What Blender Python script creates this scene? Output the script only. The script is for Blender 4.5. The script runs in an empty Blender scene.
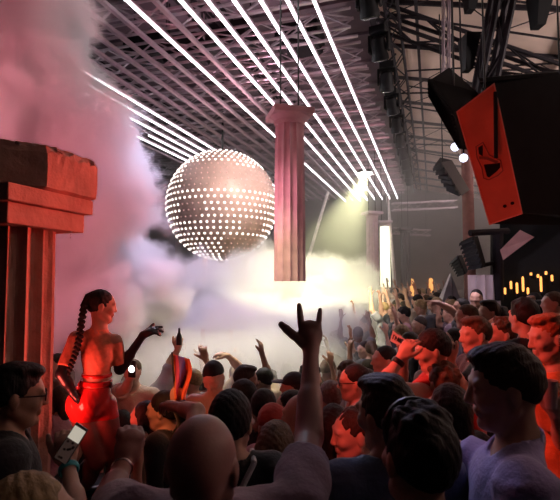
import bpy, math, random
import numpy as np
from mathutils import Vector, Matrix

C = bpy.context.scene.collection
R = math.radians
random.seed(7)

# ---------------------------------------------------------------- camera
FPX = 480.0
YAW = R(17.6)                       # hall axis (+Y) lies to the right of where the camera looks
PITCH = math.atan(31.0 / FPX)
EYE = Vector((0, 0, 2.02))
cam_d = bpy.data.cameras.new('camera')
cam = bpy.data.objects.new('camera', cam_d)
C.objects.link(cam)
cam.location = EYE
cam.rotation_euler = (math.pi / 2 + PITCH, 0, YAW)
cam_d.sensor_width = 36
cam_d.lens = 36 * FPX / 560
cam_d.clip_start = 0.02
cam_d.clip_end = 200
cam_d.dof.use_dof = True
cam_d.dof.focus_distance = 3.6
cam_d.dof.aperture_fstop = 7.0
bpy.context.scene.camera = cam
CF = Vector((-math.sin(YAW) * math.cos(PITCH), math.cos(YAW) * math.cos(PITCH), math.sin(PITCH)))
CR = Vector((math.cos(YAW), math.sin(YAW), 0))
CU = CR.cross(CF)


def P(px, py, d):
    """world point seen at photo pixel px,py at depth d"""
    return EYE + d * (CF + CR * ((px - 280) / FPX) - CU * ((py - 250) / FPX))


def onz(px, py, z):
    r = CF + CR * ((px - 280) / FPX) - CU * ((py - 250) / FPX)
    return EYE + r * ((z - EYE.z) / r.z)


# ---------------------------------------------------------------- world, exposure, render settings
sc = bpy.context.scene
sc.view_settings.view_transform = 'Standard'
sc.view_settings.look = 'None'
sc.view_settings.exposure = 0.0
sc.view_settings.gamma = 1.0
sc.view_settings.use_curve_mapping = False
w = bpy.data.worlds.new('club_night')
sc.world = w
w.use_nodes = True
w.node_tree.nodes['Background'].inputs[0].default_value = (0.25, 0.16, 0.22, 1)
w.node_tree.nodes['Background'].inputs[1].default_value = 0.012
try:
    sc.cycles.volume_bounces = 2
    sc.cycles.max_bounces = 6
    sc.cycles.diffuse_bounces = 3
    sc.cycles.volume_step_rate = 1.0
    sc.cycles.volume_max_steps = 256
    sc.cycles.use_denoising = True
    sc.cycles.sample_clamp_indirect = 4.0
    sc.cycles.sample_clamp_direct = 0.0
except Exception:
    pass


def aim(o, target):
    o.rotation_euler = (Vector(target) - Vector(o.location)).to_track_quat('-Z', 'Y').to_euler()


def spot(name, loc, target, color, watts, deg=40, blend=0.5, size=0.1):
    l = bpy.data.lights.new(name, 'SPOT')
    l.color = color
    l.energy = watts
    l.spot_size = R(deg)
    l.spot_blend = blend
    l.shadow_soft_size = size
    o = bpy.data.objects.new(name, l)
    o.location = loc
    C.objects.link(o)
    aim(o, target)
    return o


def point(name, loc, color, watts, size=0.3):
    l = bpy.data.lights.new(name, 'POINT')
    l.color = color
    l.energy = watts
    l.shadow_soft_size = size
    o = bpy.data.objects.new(name, l)
    o.location = loc
    C.objects.link(o)
    return o


# ---------------------------------------------------------------- lights of the club and added fill spots
RED = (1.0, 0.10, 0.07)
PINK = (1.0, 0.26, 0.33)
VIO = (0.80, 0.66, 1.0)
WARM = (1.0, 0.94, 0.60)
# beam lamp at the end of the tube grid
spot('beam_spot', P(365, 174, 18.6), P(318, 300, 12.0), (1.0, 1.0, 0.55), 18000, 24, .6, .15)
# unseen spots put in over and beside the stage smoke to light it
spot('smoke_spot_warm', P(350, 160, 6.6), P(305, 312, 10.0), WARM, 2500, 62, .9, .3)
spot('smoke_spot_low', P(265, 120, 6.2), P(240, 365, 6.0), WARM, 650, 66, .8, .2)  # second warm spot, added to brighten the ground smoke
spot('smoke_spot_violet', P(190, 60, 9.0), P(170, 290, 8.0), VIO, 1100, 90, .8, .15)
spot('smoke_spot_rim', P(250, 120, 7.0), P(110, 200, 6.6), VIO, 170, 80, .8, .1)  # added to rim the plume edge and shade its puffs
spot('smoke_spot_pink', P(-160, 150, 2.6), P(40, 190, 6.0), PINK, 780, 95, .8, .2)
# red washes
spot('red_wash_pillar', P(567, 268, 5.9), P(40, 250, 2.7), RED, 1200, 22, .4, .05)
spot('red_wash_crowd', P(150, 150, 2.6), P(480, 345, 3.0), RED, 190, 50, .5, .08)
spot('red_wash_dancer', P(20, 418, 3.0), P(90, 375, 3.4), RED, 27, 100, .5, .12)
spot('red_wash_speaker', P(330, 330, 2.2), P(490, 170, 4.2), RED, 42, 30, .5, .08)
spot('violet_wash', P(330, 170, 3.0), P(510, 460, 1.4), (0.55, 0.5, 1.0), 24, 34, .6, .15)
point('stump_fill', P(462, 262, 6.0), (1.0, 0.8, 0.95), 12, .05)  # unseen point light added to brighten the column stump
# unseen uplights added in mid-air to brighten the sloping roof
for yy_, pw in ((5.5, 1600), (10.5, 1750), (16.5, 1900), (23, 1400)):
    spot('roof_fill', (8.6, yy_, 3.9), (7.0, yy_ + .5, 8), (1.0, 0.83, 0.80), pw, 150, .5, .3)
spot('roof_fill_grid', P(250, 190, 12), P(180, 20, 9), (1.0, 0.6, 0.75), 450, 120, .8, .5)  # unseen pink uplight added to tint the ceiling over the tubes
spot('ball_fill', P(330, 60, 8.5), P(225, 200, 13), (1.0, 0.86, 0.74), 700, 30, .5, .2)  # unseen warm spot added to lift the ball shell
spot('pillar_fill', P(170, 230, 5.4), P(290, 200, 7.0), (1.0, 0.5, 0.62), 150, 34, .6, .2)  # unseen pink spot added for the large hanging pillar
spot('flag_fill', P(110, 330, 2.3), P(172, 392, 2.8), (1.0, 0.28, 0.10), 16, 38, .5, .05)  # unseen orange spot added so the flag shows up
spot('cool_fill', P(250, 120, 3.0), P(362, 460, 1.6), (0.55, 0.72, 1.0), 14, 26, .6, .15)  # unseen cool spot added for the slate t-shirt shoulder
spot('red_fill_low', P(316, 372, 1.75), P(352, 425, 2.15), RED, 7, 40, .6, .03)  # unseen red spot added to light the woman's profile


# ---------------------------------------------------------------- materials
MATS = {}


def mat(name, col, rough=0.6, metal=0.0, noise=0.12, nscale=8.0, emit=None, estr=0.0, bump=0.0, bscale=40.0, spec=0.5, sheen=0.0):
    if name in MATS:
        return MATS[name]
    m = bpy.data.materials.new(name)
    m.use_nodes = True
    nt = m.node_tree
    b = nt.nodes['Principled BSDF']
    b.inputs['Roughness'].default_value = rough
    b.inputs['Metallic'].default_value = metal
    b.inputs['Specular IOR Level'].default_value = spec
    b.inputs['Sheen Weight'].default_value = sheen
    tc = nt.nodes.new('ShaderNodeTexCoord')
    n = nt.nodes.new('ShaderNodeTexNoise')
    n.inputs['Scale'].default_value = nscale
    n.inputs['Detail'].default_value = 3
    nt.links.new(tc.outputs['Object'], n.inputs['Vector'])
    ra = nt.nodes.new('ShaderNodeValToRGB')
    ra.color_ramp.elements[0].position = 0.3
    ra.color_ramp.elements[1].position = 0.7
    ra.color_ramp.elements[0].color = tuple(c * (1 - noise) for c in col) + (1,)
    ra.color_ramp.elements[1].color = tuple(min(1, c * (1 + noise)) for c in col) + (1,)
    nt.links.new(n.outputs['Fac'], ra.inputs['Fac'])
    nt.links.new(ra.outputs['Color'], b.inputs['Base Color'])
    if emit:
        b.inputs['Emission Color'].default_value = tuple(emit) + (1,)
        b.inputs['Emission Strength'].default_value = estr
    if bump:
        n2 = nt.nodes.new('ShaderNodeTexNoise')
        n2.inputs['Scale'].default_value = bscale
        n2.inputs['Detail'].default_value = 4
        nt.links.new(tc.outputs['Object'], n2.inputs['Vector'])
        bp = nt.nodes.new('ShaderNodeBump')
        bp.inputs['Strength'].default_value = bump
        bp.inputs['Distance'].default_value = 0.02
        nt.links.new(n2.outputs['Fac'], bp.inputs['Height'])
        nt.links.new(bp.outputs['Normal'], b.inputs['Normal'])
    MATS[name] = m
    return m


def stripes(m, axis='X', scale=6.0, amt=0.4):
    """procedural strands: noise stretched along the hair, used as bump"""
    nt = m.node_tree
    b = nt.nodes['Principled BSDF']
    tc = nt.nodes.new('ShaderNodeTexCoord')
    mp = nt.nodes.new('ShaderNodeMapping')
    mp.inputs['Scale'].default_value = (scale * 6, scale * 6, scale)
    mp.inputs['Rotation'].default_value = (.5, .2, 0)
    nt.links.new(tc.outputs['Object'], mp.inputs['Vector'])
    wv = nt.nodes.new('ShaderNodeTexNoise')
    wv.inputs['Scale'].default_value = 1.0
    wv.inputs['Detail'].default_value = 3
    nt.links.new(mp.outputs[0], wv.inputs['Vector'])
    bp = nt.nodes.new('ShaderNodeBump')
    bp.inputs['Strength'].default_value = amt
    bp.inputs['Distance'].default_value = 0.01
    nt.links.new(wv.outputs['Fac'], bp.inputs['Height'])
    nt.links.new(bp.outputs['Normal'], b.inputs['Normal'])
    return m


# ---------------------------------------------------------------- object helpers
def tag(o, label=None, cat=None, group=None, kind=None):
    if label:
        o['label'] = label
    if cat:
        o['category'] = cat
    if group:
        o['group'] = group
    if kind:
        o['kind'] = kind
    return o


def empty(name, loc=(0, 0, 0), rz=0.0, label=None, cat=None, group=None, kind=None):
    o = bpy.data.objects.new(name, None)
    o.empty_display_size = 0.1
    C.objects.link(o)
    o.location = loc
    o.rotation_euler = (0, 0, rz)
    return tag(o, label, cat, group, kind)


def meshobj(name, verts, faces, m, parent=None, smooth=False):
    me = bpy.data.meshes.new(name)
    verts = np.asarray(verts, dtype=np.float32)
    if isinstance(faces, np.ndarray) and faces.ndim == 2:
        me.vertices.add(len(verts))
        me.vertices.foreach_set('co', verts.ravel())
        nf, k = faces.shape
        me.loops.add(nf * k)
        me.loops.foreach_set('vertex_index', faces.astype(np.int32).ravel())
        me.polygons.add(nf)
        me.polygons.foreach_set('loop_start', np.arange(nf, dtype=np.int32) * k)
        me.update(calc_edges=True)
        me.validate()
    else:
        me.from_pydata([tuple(map(float, v)) for v in verts], [], faces)
        me.update()
    if smooth:
        me.polygons.foreach_set('use_smooth', np.ones(len(me.polygons), dtype=bool))
    if m:
        me.materials.append(m)
    o = bpy.data.objects.new(name, me)
    C.objects.link(o)
    if parent:
        o.parent = parent
    return o


class MB:
    """collects simple solids and links them as one mesh"""

    def __init__(s):
        s.v = []
        s.f = []

    def add(s, vs, fs):
        n = len(s.v)
        s.v += [Vector(v) for v in vs]
        s.f += [tuple(i + n for i in f) for f in fs]
        return s

    def hexa(s, b, t):
        """b, t : four bottom and four top corners, counter-clockwise"""
        return s.add(list(b) + list(t), [(3, 2, 1, 0), (4, 5, 6, 7), (0, 1, 5, 4), (1, 2, 6, 5), (2, 3, 7, 6), (3, 0, 4, 7)])

    def box(s, c, d, M=None):
        c = Vector(c)
        hx, hy, hz = d[0] / 2, d[1] / 2, d[2] / 2
        o = [(-hx, -hy), (hx, -hy), (hx, hy), (-hx, hy)]
        f = (lambda v: M @ Vector(v)) if M is not None else Vector
        return s.hexa([c + f((x, y, -hz)) for x, y in o], [c + f((x, y, hz)) for x, y in o])

    def tube(s, a, b, r, r2=None, n=8):
        a = Vector(a)
        b = Vector(b)
        r2 = r if r2 is None else r2
        z = (b - a).normalized()
        x = z.orthogonal().normalized()
        y = z.cross(x)
        va = [a + (x * math.cos(2 * math.pi * i / n) + y * math.sin(2 * math.pi * i / n)) * r for i in range(n)]
        vb = [b + (x * math.cos(2 * math.pi * i / n) + y * math.sin(2 * math.pi * i / n)) * r2 for i in range(n)]
        return s.add(va + vb, [tuple(range(n - 1, -1, -1)), tuple(range(n, 2 * n))] + [(i, (i + 1) % n, n + (i + 1) % n, n + i) for i in range(n)])

    def lathe(s, prof, n=24, c=(0, 0, 0), M=None):
        c = Vector(c)
        f = (lambda v: M @ Vector(v)) if M is not None else Vector
        vs = []
        for r, z in prof:
            vs += [c + f((r * math.cos(2 * math.pi * i / n), r * math.sin(2 * math.pi * i / n), z)) for i in range(n)]
        fs = [tuple(range(n - 1, -1, -1)), tuple(range((len(prof) - 1) * n, len(prof) * n))]
        for k in range(len(prof) - 1):
            fs += [(k * n + i, k * n + (i + 1) % n, (k + 1) * n + (i + 1) % n, (k + 1) * n + i) for i in range(n)]
        return s.add(vs, fs)

    def build(s, name, m, parent=None, smooth=False, bevel=0.0):
        o = meshobj(name, s.v, s.f, m, parent)
        if smooth:
            o.data.polygons.foreach_set('use_smooth', [True] * len(o.data.polygons))
            try:
                o.data.set_sharp_from_angle(angle=R(40))
            except Exception:
                pass
        if bevel:
            b = o.modifiers.new('bevel', 'BEVEL')
            b.width = bevel
            b.segments = 2
            b.limit_method = 'ANGLE'
        return o


def copy_tree(o, parent=None):
    c = o.copy()
    C.objects.link(c)
    c.parent = parent
    if parent is not None:
        c.matrix_parent_inverse = o.matrix_parent_inverse.copy()
    for ch in list(o.children):
        copy_tree(ch, c)
    return c


# ---------------------------------------------------------------- solid modelling with distance fields (one continuous skin)
def smin(a, b, k):
    if k <= 0:
        return np.minimum(a, b)
    h = np.clip(0.5 + 0.5 * (b - a) / k, 0, 1)
    return b + (a - b) * h - k * h * (1 - h)


def smax(a, b, k):
    return -smin(-a, -b, k)


def axis(lo, hi, h, fine=()):
    out = [lo]
    x = lo
    while x < hi:
        st = h
        for a, b, s in fine:
            if a - h <= x <= b:
                st = min(st, s)
        x += st
        out.append(x)
    return np.array(out, dtype=np.float32)


class Field:
    def __init__(s, xs, ys, zs):
        s.ax = (xs, ys, zs)
        s.f = np.full((len(xs), len(ys), len(zs)), 0.5, dtype=np.float32)

    def _sl(s, lo, hi):
        r = []
        for a, l, h in zip(s.ax, lo, hi):
            i0 = max(0, int(np.searchsorted(a, l)) - 1)
            i1 = min(len(a), int(np.searchsorted(a, h)) + 1)
            if i1 <= i0:
                return None
            r.append(slice(i0, i1))
        return tuple(r)

    def _grid(s, sl):
        return (s.ax[0][sl[0]][:, None, None], s.ax[1][sl[1]][None, :, None], s.ax[2][sl[2]][None, None, :])

    def prim(s, p, g=0.0):
        """p = (kind, ...); g inflates"""
        kind = p[0]
        op = p[-1]
        k = p[-2]
        m = k + 0.045 + g
        if kind == 'c' or kind == 'k':
            a, b, ra, rb = p[1:5]
            rr = max(ra, rb) + m
            lo = [min(a[i], b[i]) - rr for i in range(3)]
            hi = [max(a[i], b[i]) + rr for i in range(3)]
        else:
            c, r, M = p[1:4]
            rr = max(r) + m
            lo = [c[i] - rr for i in range(3)]
            hi = [c[i] + rr for i in range(3)]
        sl = s._sl(lo, hi)
        if sl is None:
            return
        X, Y, Z = s._grid(sl)
        if kind in 'ck':
            ba = [b[i] - a[i] for i in range(3)]
            L2 = sum(v * v for v in ba) + 1e-12
            px, py, pz = X - a[0], Y - a[1], Z - a[2]
            tt = (px * ba[0] + py * ba[1] + pz * ba[2]) / L2
            t = np.clip(tt, 0, 1)
            if kind == 'c':
                d = np.sqrt((px - t * ba[0]) ** 2 + (py - t * ba[1]) ** 2 + (pz - t * ba[2]) ** 2) - (ra + (rb - ra) * t) - g
            else:
                rad = np.sqrt((px - tt * ba[0]) ** 2 + (py - tt * ba[1]) ** 2 + (pz - tt * ba[2]) ** 2) - (ra + (rb - ra) * t) - g
                L = math.sqrt(L2)
                d = np.maximum(rad, (np.abs(tt - 0.5) - 0.5) * L)
        elif kind == 'e':
            px, py, pz = X - c[0], Y - c[1], Z - c[2]
            if M is not None:
                q = [px * M[0][i] + py * M[1][i] + pz * M[2][i] for i in range(3)]
            else:
                q = [px, py, pz]
            rr = [v + g for v in r]
            k0 = np.sqrt((q[0] / rr[0]) ** 2 + (q[1] / rr[1]) ** 2 + (q[2] / rr[2]) ** 2)
            k1 = np.sqrt((q[0] / rr[0] ** 2) ** 2 + (q[1] / rr[1] ** 2) ** 2 + (q[2] / rr[2] ** 2) ** 2) + 1e-6
            d = k0 * (k0 - 1) / k1
        d = d.astype(np.float32)
        cur = s.f[sl]
        if op == '+':
            s.f[sl] = smin(cur, d, k)
        else:
            s.f[sl] = smax(cur, -d, k)

    def plane(s, n, c, k=0.0):
        """keep points with n.p > c"""
        X, Y, Z = s.ax[0][:, None, None], s.ax[1][None, :, None], s.ax[2][None, None, :]
        s.f = smax(s.f, (c - (X * n[0] + Y * n[1] + Z * n[2])).astype(np.float32), k)

    def wobble(s, amp, freq, seed=0.0, zamp=1.0):
        X, Y, Z = s.ax[0][:, None, None], s.ax[1][None, :, None], s.ax[2][None, None, :]
        q = (np.sin(X * freq + seed + 1.7 * np.sin(Z * freq * 0.6 + seed)) * np.sin(Y * freq * 1.1 + 2 * seed) * np.sin(Z * freq * 0.8 * zamp + 1.3 * seed + 2 * np.sin(X * freq * 0.7))
             + 0.5 * np.sin(X * freq * 2.1 + Y * freq * 1.7 + Z * freq * 1.3 + seed))
        s.f = s.f + (amp * q).astype(np.float32)

    def mesh(s):
        f = s.f
        f[0] = f[-1] = 0.5
        f[:, 0] = f[:, -1] = 0.5
        f[:, :, 0] = f[:, :, -1] = 0.5
        ins = f < 0
        any_ = np.zeros(tuple(n - 1 for n in f.shape), dtype=np.uint8)
        for dx in (0, 1):
            for dy in (0, 1):
                for dz in (0, 1):
                    any_ += ins[dx:f.shape[0] - 1 + dx, dy:f.shape[1] - 1 + dy, dz:f.shape[2] - 1 + dz]
        act = (any_ > 0) & (any_ < 8)
        I, J, K = np.nonzero(act)
        n = len(I)
        if n == 0:
            return np.zeros((0, 3)), np.zeros((0, 4), dtype=int)
        idx = np.full(act.shape, -1, dtype=np.int32)
        idx[I, J, K] = np.arange(n)
        corners = [(a, b, c) for a in (0, 1) for b in (0, 1) for c in (0, 1)]
        val = [f[I + a, J + b, K + c] for a, b, c in corners]
        pos = [np.stack([s.ax[0][I + a], s.ax[1][J + b], s.ax[2][K + c]], 1) for a, b, c in corners]
        acc = np.zeros((n, 3), dtype=np.float32)
        cnt = np.zeros(n, dtype=np.float32)
        for e0 in range(8):
            for bit in (1, 2, 4):
                if e0 & bit:
                    continue
                e1 = e0 | bit
                m = (val[e0] < 0) != (val[e1] < 0)
                t = np.where(m, val[e0] / np.where(m, val[e0] - val[e1], 1), 0)
                acc += np.where(m[:, None], pos[e0] + (pos[e1] - pos[e0]) * t[:, None], 0)
                cnt += m
        V = acc / cnt[:, None]
        faces = []
        for d in range(3):
            sh = [slice(1, -1)] * 3
            a0 = list(sh)
            a1 = list(sh)
            a0[d] = slice(0, -1)
            a1[d] = slice(1, None)
            A = ins[tuple(a0)]
            B = ins[tuple(a1)]
            ch = A != B
            i, j, k = np.nonzero(ch)
            o = [1, 1, 1]
            o[d] = 0
            g = [i + o[0], j + o[1], k + o[2]]
            u, v = [(1, 2), (2, 0), (0, 1)][d]

            def cell(du, dv):
                q = [g[0].copy(), g[1].copy(), g[2].copy()]
                q[u] -= du
                q[v] -= dv
                return idx[q[0], q[1], q[2]]
            quad = np.stack([cell(1, 1), cell(0, 1), cell(0, 0), cell(1, 0)], 1)
            flip = ~A[ch]
            quad[flip] = quad[flip][:, ::-1]
            faces.append(quad)
        return V, np.concatenate(faces)


def field_for(prims, h, fine=(), pad=0.05, g=0.0):
    lo = np.array([1e9] * 3)
    hi = -lo
    for p in prims:
        if p[-1] != '+':
            continue
        if p[0] in 'ck':
            r = max(p[3], p[4]) + g
            for q in (p[1], p[2]):
                lo = np.minimum(lo, np.array(q) - r)
                hi = np.maximum(hi, np.array(q) + r)
        else:
            r = max(p[2]) + g
            lo = np.minimum(lo, np.array(p[1]) - r)
            hi = np.maximum(hi, np.array(p[1]) + r)
    lo -= pad
    hi += pad
    zf = [f for f in fine]
    return Field(axis(lo[0], hi[0], h), axis(lo[1], hi[1], h), axis(lo[2], hi[2], max(h, 0.02) if zf else h, zf))

# ================================================================ PEOPLE
SKIN = {'light': mat('skin_light', (0.62, 0.36, 0.27), 0.5, noise=0.06, nscale=20, bump=0.05, bscale=120),
        'tan': mat('skin_tan', (0.48, 0.26, 0.18), 0.48, noise=0.06, nscale=20, bump=0.05, bscale=120),
        'dim_red_lit': mat('skin_dim_red_lit', (0.34, 0.16, 0.14), 0.45, noise=0.06, nscale=20, bump=0.05, bscale=120),  # low red light put into the skin colour of the bald man
        'brown': mat('skin_brown', (0.26, 0.13, 0.09), 0.45, noise=0.06, nscale=20, bump=0.05, bscale=120)}
HAIRM = {}
for k_, c_ in {'black': (0.012, 0.010, 0.010), 'dark brown': (0.035, 0.020, 0.014), 'brown': (0.10, 0.055, 0.03),
               'ginger': (0.42, 0.12, 0.05), 'blond': (0.30, 0.20, 0.10), 'grey': (0.22, 0.19, 0.18)}.items():
    HAIRM[k_] = stripes(mat('hair_' + k_.replace(' ', '_'), c_, 0.62, noise=0.3, nscale=60, spec=.3), 'X', 22, 0.45)
CLOTH = {}
for k_, c_ in {'black': (0.012, 0.012, 0.015), 'charcoal': (0.045, 0.045, 0.055), 'white': (0.62, 0.58, 0.6), 'grey': (0.25, 0.24, 0.28),
               'slate': (0.10, 0.12, 0.18), 'navy': (0.03, 0.04, 0.09), 'pink': (0.5, 0.25, 0.28), 'red': (0.45, 0.05, 0.04), 'orange': (0.75, 0.2, 0.06),
               'lavender': (0.40, 0.33, 0.62), 'mauve': (0.24, 0.16, 0.22), 'beige': (0.45, 0.36, 0.28), 'blue': (0.12, 0.18, 0.4)}.items():
    CLOTH[k_] = mat('cloth_' + k_, c_, 0.85, noise=0.12, nscale=14, bump=0.25, bscale=60, sheen=0.2)
M_GLOSS = mat('glossy_black', (0.01, 0.01, 0.012), 0.35)
M_METAL = mat('steel', (0.5, 0.5, 0.52), 0.3, 1.0)


def V3(*a):
    return np.array(a, dtype=float)


def unit(v):
    return v / (np.linalg.norm(v) + 1e-9)


def rotm(yaw=0, pitch=0, roll=0):
    """head turn: yaw ccw about z, pitch forward-down about x, roll about y"""
    m = Matrix.Rotation(yaw, 3, 'Z') @ Matrix.Rotation(-pitch, 3, 'X') @ Matrix.Rotation(roll, 3, 'Y')
    return np.array(m)


def e_(c, r, M=None, k=0.02, op='+'):
    return ('e', tuple(c), tuple(r), None if M is None else M, k, op)


def c_(a, b, ra, rb, k=0.02, op='+'):
    return ('c', tuple(a), tuple(b), ra, rb, k, op)


def k_cyl(a, b, ra, rb, k=0.005, op='+'):
    return ('k', tuple(a), tuple(b), ra, rb, k, op)


HAND = {'open': ([0.08, 0.05, 0.08, 0.12], [0.22, 0.06, -0.08, -0.26], 'out'),
        'relax': ([0.3, 0.38, 0.45, 0.5], [0.1, 0.02, -0.04, -0.1], 'in'),
        'fist': ([0.95, 1, 1, 1], [0, 0, 0, 0], 'across'),
        'grip': ([0.6, 0.65, 0.7, 0.72], [0.05, 0, 0, -0.05], 'in'),
        'horns': ([0.04, 0.92, 0.95, 0.06], [0.06, 0, 0, -0.16], 'out'),
        'point': ([0.05, 0.9, 0.95, 1.0], [0, 0, 0, 0], 'across'),
        'wave': ([0.15, 0.28, 0.4, 0.32], [0.16, 0.03, -0.08, -0.2], 'out')}


def hand_prims(w_, f, n, side_t, pose, s=1.0, fat=1.0):
    f = unit(f)
    n = unit(n - f * np.dot(n, f))
    t = unit(np.cross(f, n)) * side_t
    curls, spr, thumb = HAND[pose]
    M = np.stack([t, f, n], 1)
    out = [e_(w_ + f * 0.052 * s, (0.041 * s, 0.05 * s, 0.016 * s), M, 0.012),
           c_(w_, w_ + f * 0.04 * s, 0.025 * s, 0.026 * s, 0.015),
           c_(w_ + f * .078 * s + t * .024 * s, w_ + f * .076 * s - t * .026 * s, .0125 * s, .011 * s, 0.01)]
    for i, off in enumerate((.029, .0097, -.0097, -.028)):
        base = w_ + f * (.085 - abs(i - 1.3) * .003) * s + t * off * s
        L = (.074, .082, .076, .060)[i] * s
        r = (.0092, .0094, .009, .008)[i] * s * fat
        cu = curls[i]
        ff = unit(f * math.cos(spr[i]) + t * math.sin(spr[i]))
        a = 0
        p0 = base
        for j, (fr, ang) in enumerate(((.42, 80), (.32, 95), (.26, 60))):
            a += R(ang) * cu
            p1 = p0 + (ff * math.cos(a) + n * math.sin(a)) * L * fr
            out.append(c_(p0, p1, r * (1 - .08 * j), r * (.94 - .1 * j), 0.003))
            p0 = p1
    b = w_ + f * .022 * s + t * .026 * s
    if thumb == 'out':
        d1, d2 = unit(t * .72 + f * .68 + n * .1), unit(t * .72 + f * .70)
    elif thumb == 'in':
        d1, d2 = unit(t * .55 + f * .75 + n * .35), unit(t * .1 + f * .9 + n * .35)
    else:
        d1, d2 = unit(t * .35 + f * .6 + n * .65), unit(-t * .55 + f * .6 + n * .45)
    p1 = b + d1 * .042 * s
    p2 = p1 + d1 * .012 * s + d2 * .018 * s
    p3 = p2 + d2 * .024 * s
    out += [c_(b, p1, .0165 * s, .0125 * s, 0.01), c_(p1, p2, .0118 * s * fat, .011 * s * fat, .004), c_(p2, p3, .011 * s * fat, .0088 * s * fat, .003)]
    return out


def head_prims(Cc, M, fem=False, jaw=1.0):
    def q(x, y, z):
        return Cc + M @ V3(x, y, z)
    f = .93 if fem else 1.0
    o = [e_(q(0, -.012, .022), (.074, .094, .092), M, .02),
         e_(q(0, .03, -.012), (.062 * f, .062, .085), M, .03),
         c_(q(-.028 * f * jaw, .045, -.088), q(.028 * f * jaw, .045, -.088), .024, .024, .03),
         c_(q(0, .068, -.098), q(0, .073, -.094), .0185, .018, .02),
         c_(q(-.055 * f * jaw, .0, -.052), q(-.028 * f, .052, -.088), .018, .016, .02),
         c_(q(.055 * f * jaw, .0, -.052), q(.028 * f, .052, -.088), .018, .016, .02),
         e_(q(-.038, .066, -.022), (.024, .02, .02), M, .02),
         e_(q(.038, .066, -.022), (.024, .02, .02), M, .02),
         c_(q(-.042, .078, .026), q(.042, .078, .026), .0125, .0125, .012),
         e_(q(-.030, .100, .006), (.017, .014, .012), M, .012, '-'),
         e_(q(.030, .100, .006), (.017, .014, .012), M, .012, '-'),
         e_(q(-.030, .079, .006), (.012, .012, .011), M, .002),
         e_(q(.030, .079, .006), (.012, .012, .011), M, .002),
         c_(q(0, .085, .018), q(0, .103 + (0 if fem else .004), -.024), .0085, .0108, .010),
         c_(q(-.011, .098, -.028), q(.011, .098, -.028), .0085, .0085, .006),
         c_(q(-.017, .087, -.052), q(.017, .087, -.052), .007, .007, .006),
         c_(q(-.015, .085, -.064), q(.015, .085, -.064), .0078, .0078, .006),
         e_(q(0, .098, -.058), (.022, .006, .0018), M, .003, '-'),
         e_(q(-.076, -.008, -.008), (.009, .018, .031), M, .006),
         e_(q(.076, -.008, -.008), (.009, .018, .031), M, .006)]
    return o


def hair_field(style, Cc, M, h, seed, vol=0.0, nape=None):
    def q(x, y, z):
        return Cc + M @ V3(x, y, z)

    def nd(n):
        return M @ V3(*n)
    pr = [e_(q(0, -.016, .026), (.078 + vol * .4, .097 + vol * .5, .094 + vol), M, .01)]
    if style in ('quiff',):
        pr += [e_(q(0, .050, .096), (.052, .038, .022), M, .018), e_(q(0, .0, .104), (.062, .066, .02), M, .02)]
    if style == 'knot':
        pr += [e_(q(0, -.085, .05), (.036, .034, .036), M, .02)]
    if style == 'curly':
        rr = random.Random(seed)
        for i in range(26):
            a = rr.uniform(0, 6.28)
            u = rr.uniform(.15, 1)
            z = math.sqrt(1 - u * u * .95)
            pr.append(e_(q(u * math.cos(a) * .078, -.012 + u * math.sin(a) * .095, .03 + z * .088), (.018, .018, .018), None, .010))
    if style == 'cap':
        pr = [e_(q(0, -.012, .036), (.083, .102, .092), M, .01), e_(q(0, .115, .045), (.07, .07, .009), M, .01)]
    if style == 'beanie':
        pr = [e_(q(0, -.012, .036), (.086, .104, .102), M, .01)]
    F = None
    low = []
    if style in ('long', 'bob', 'braid', 'bun', 'tail'):
        if style == 'long':
            low = [c_(q(0, -.07, .0), Cc + V3(0, -.10, -.30), .062, .055, .04), c_(q(-.06, -.02, 0), Cc + V3(-.085, -.05, -.26), .03, .025, .03),
                   c_(q(.06, -.02, 0), Cc + V3(.085, -.05, -.26), .03, .025, .03)]
        if style == 'bob':
            low = [c_(q(0, -.06, .0), q(0, -.07, -.12), .06, .05, .04), c_(q(-.06, -.01, 0), q(-.075, 0, -.11), .028, .024, .03),
                   c_(q(.06, -.01, 0), q(.075, 0, -.11), .028, .024, .03)]
        if style == 'bun':
            low = [e_(q(0, -.10, .08), (.04, .04, .04), M, .02)]
        if style == 'tail':
            low = [c_(q(0, -.10, .05), q(0, -.16, -.02), .03, .032, .02), c_(q(0, -.16, -.02), q(0, -.15, -.20), .032, .012, .02)]
    F = field_for(pr + low, h, pad=.03)
    for p in pr:
        F.prim(p)
    F.wobble(.0022, 95, seed)
    # hairline: rises from the nape to the forehead, face kept free
    if style in ('cap', 'beanie'):
        n = nd((0, .12, 1))
        if style == 'cap':
            F.plane(n, float(n @ q(0, 0, .03)), .004)
        else:
            F.plane(n, float(n @ q(0, 0, .02)), .004)
    elif style == 'fade':
        n = nd((0, -.42, 1))
        F.plane(n, float(n @ q(0, 0, .022)), .004)
    else:
        n = nd((0, -.62, 1))
        c0 = {'long': -.01, 'bob': -.01, 'curly': -.01, 'knot': -.035}.get(style, -.004)
        F.plane(n, float(n @ q(0, 0, c0)), .004)
        F.prim(e_(q(0, .098, -.02), (.062, .05, .075), M, .008, '-'))
    for p in low:
        F.prim(p)
    if low:
        if style in ('long', 'bob'):
            F.prim(e_(q(0, .085, -.05), (.060, .072, .10), M, .01, '-'))
        F.wobble(.002, 110, seed + 1)
    return F


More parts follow.
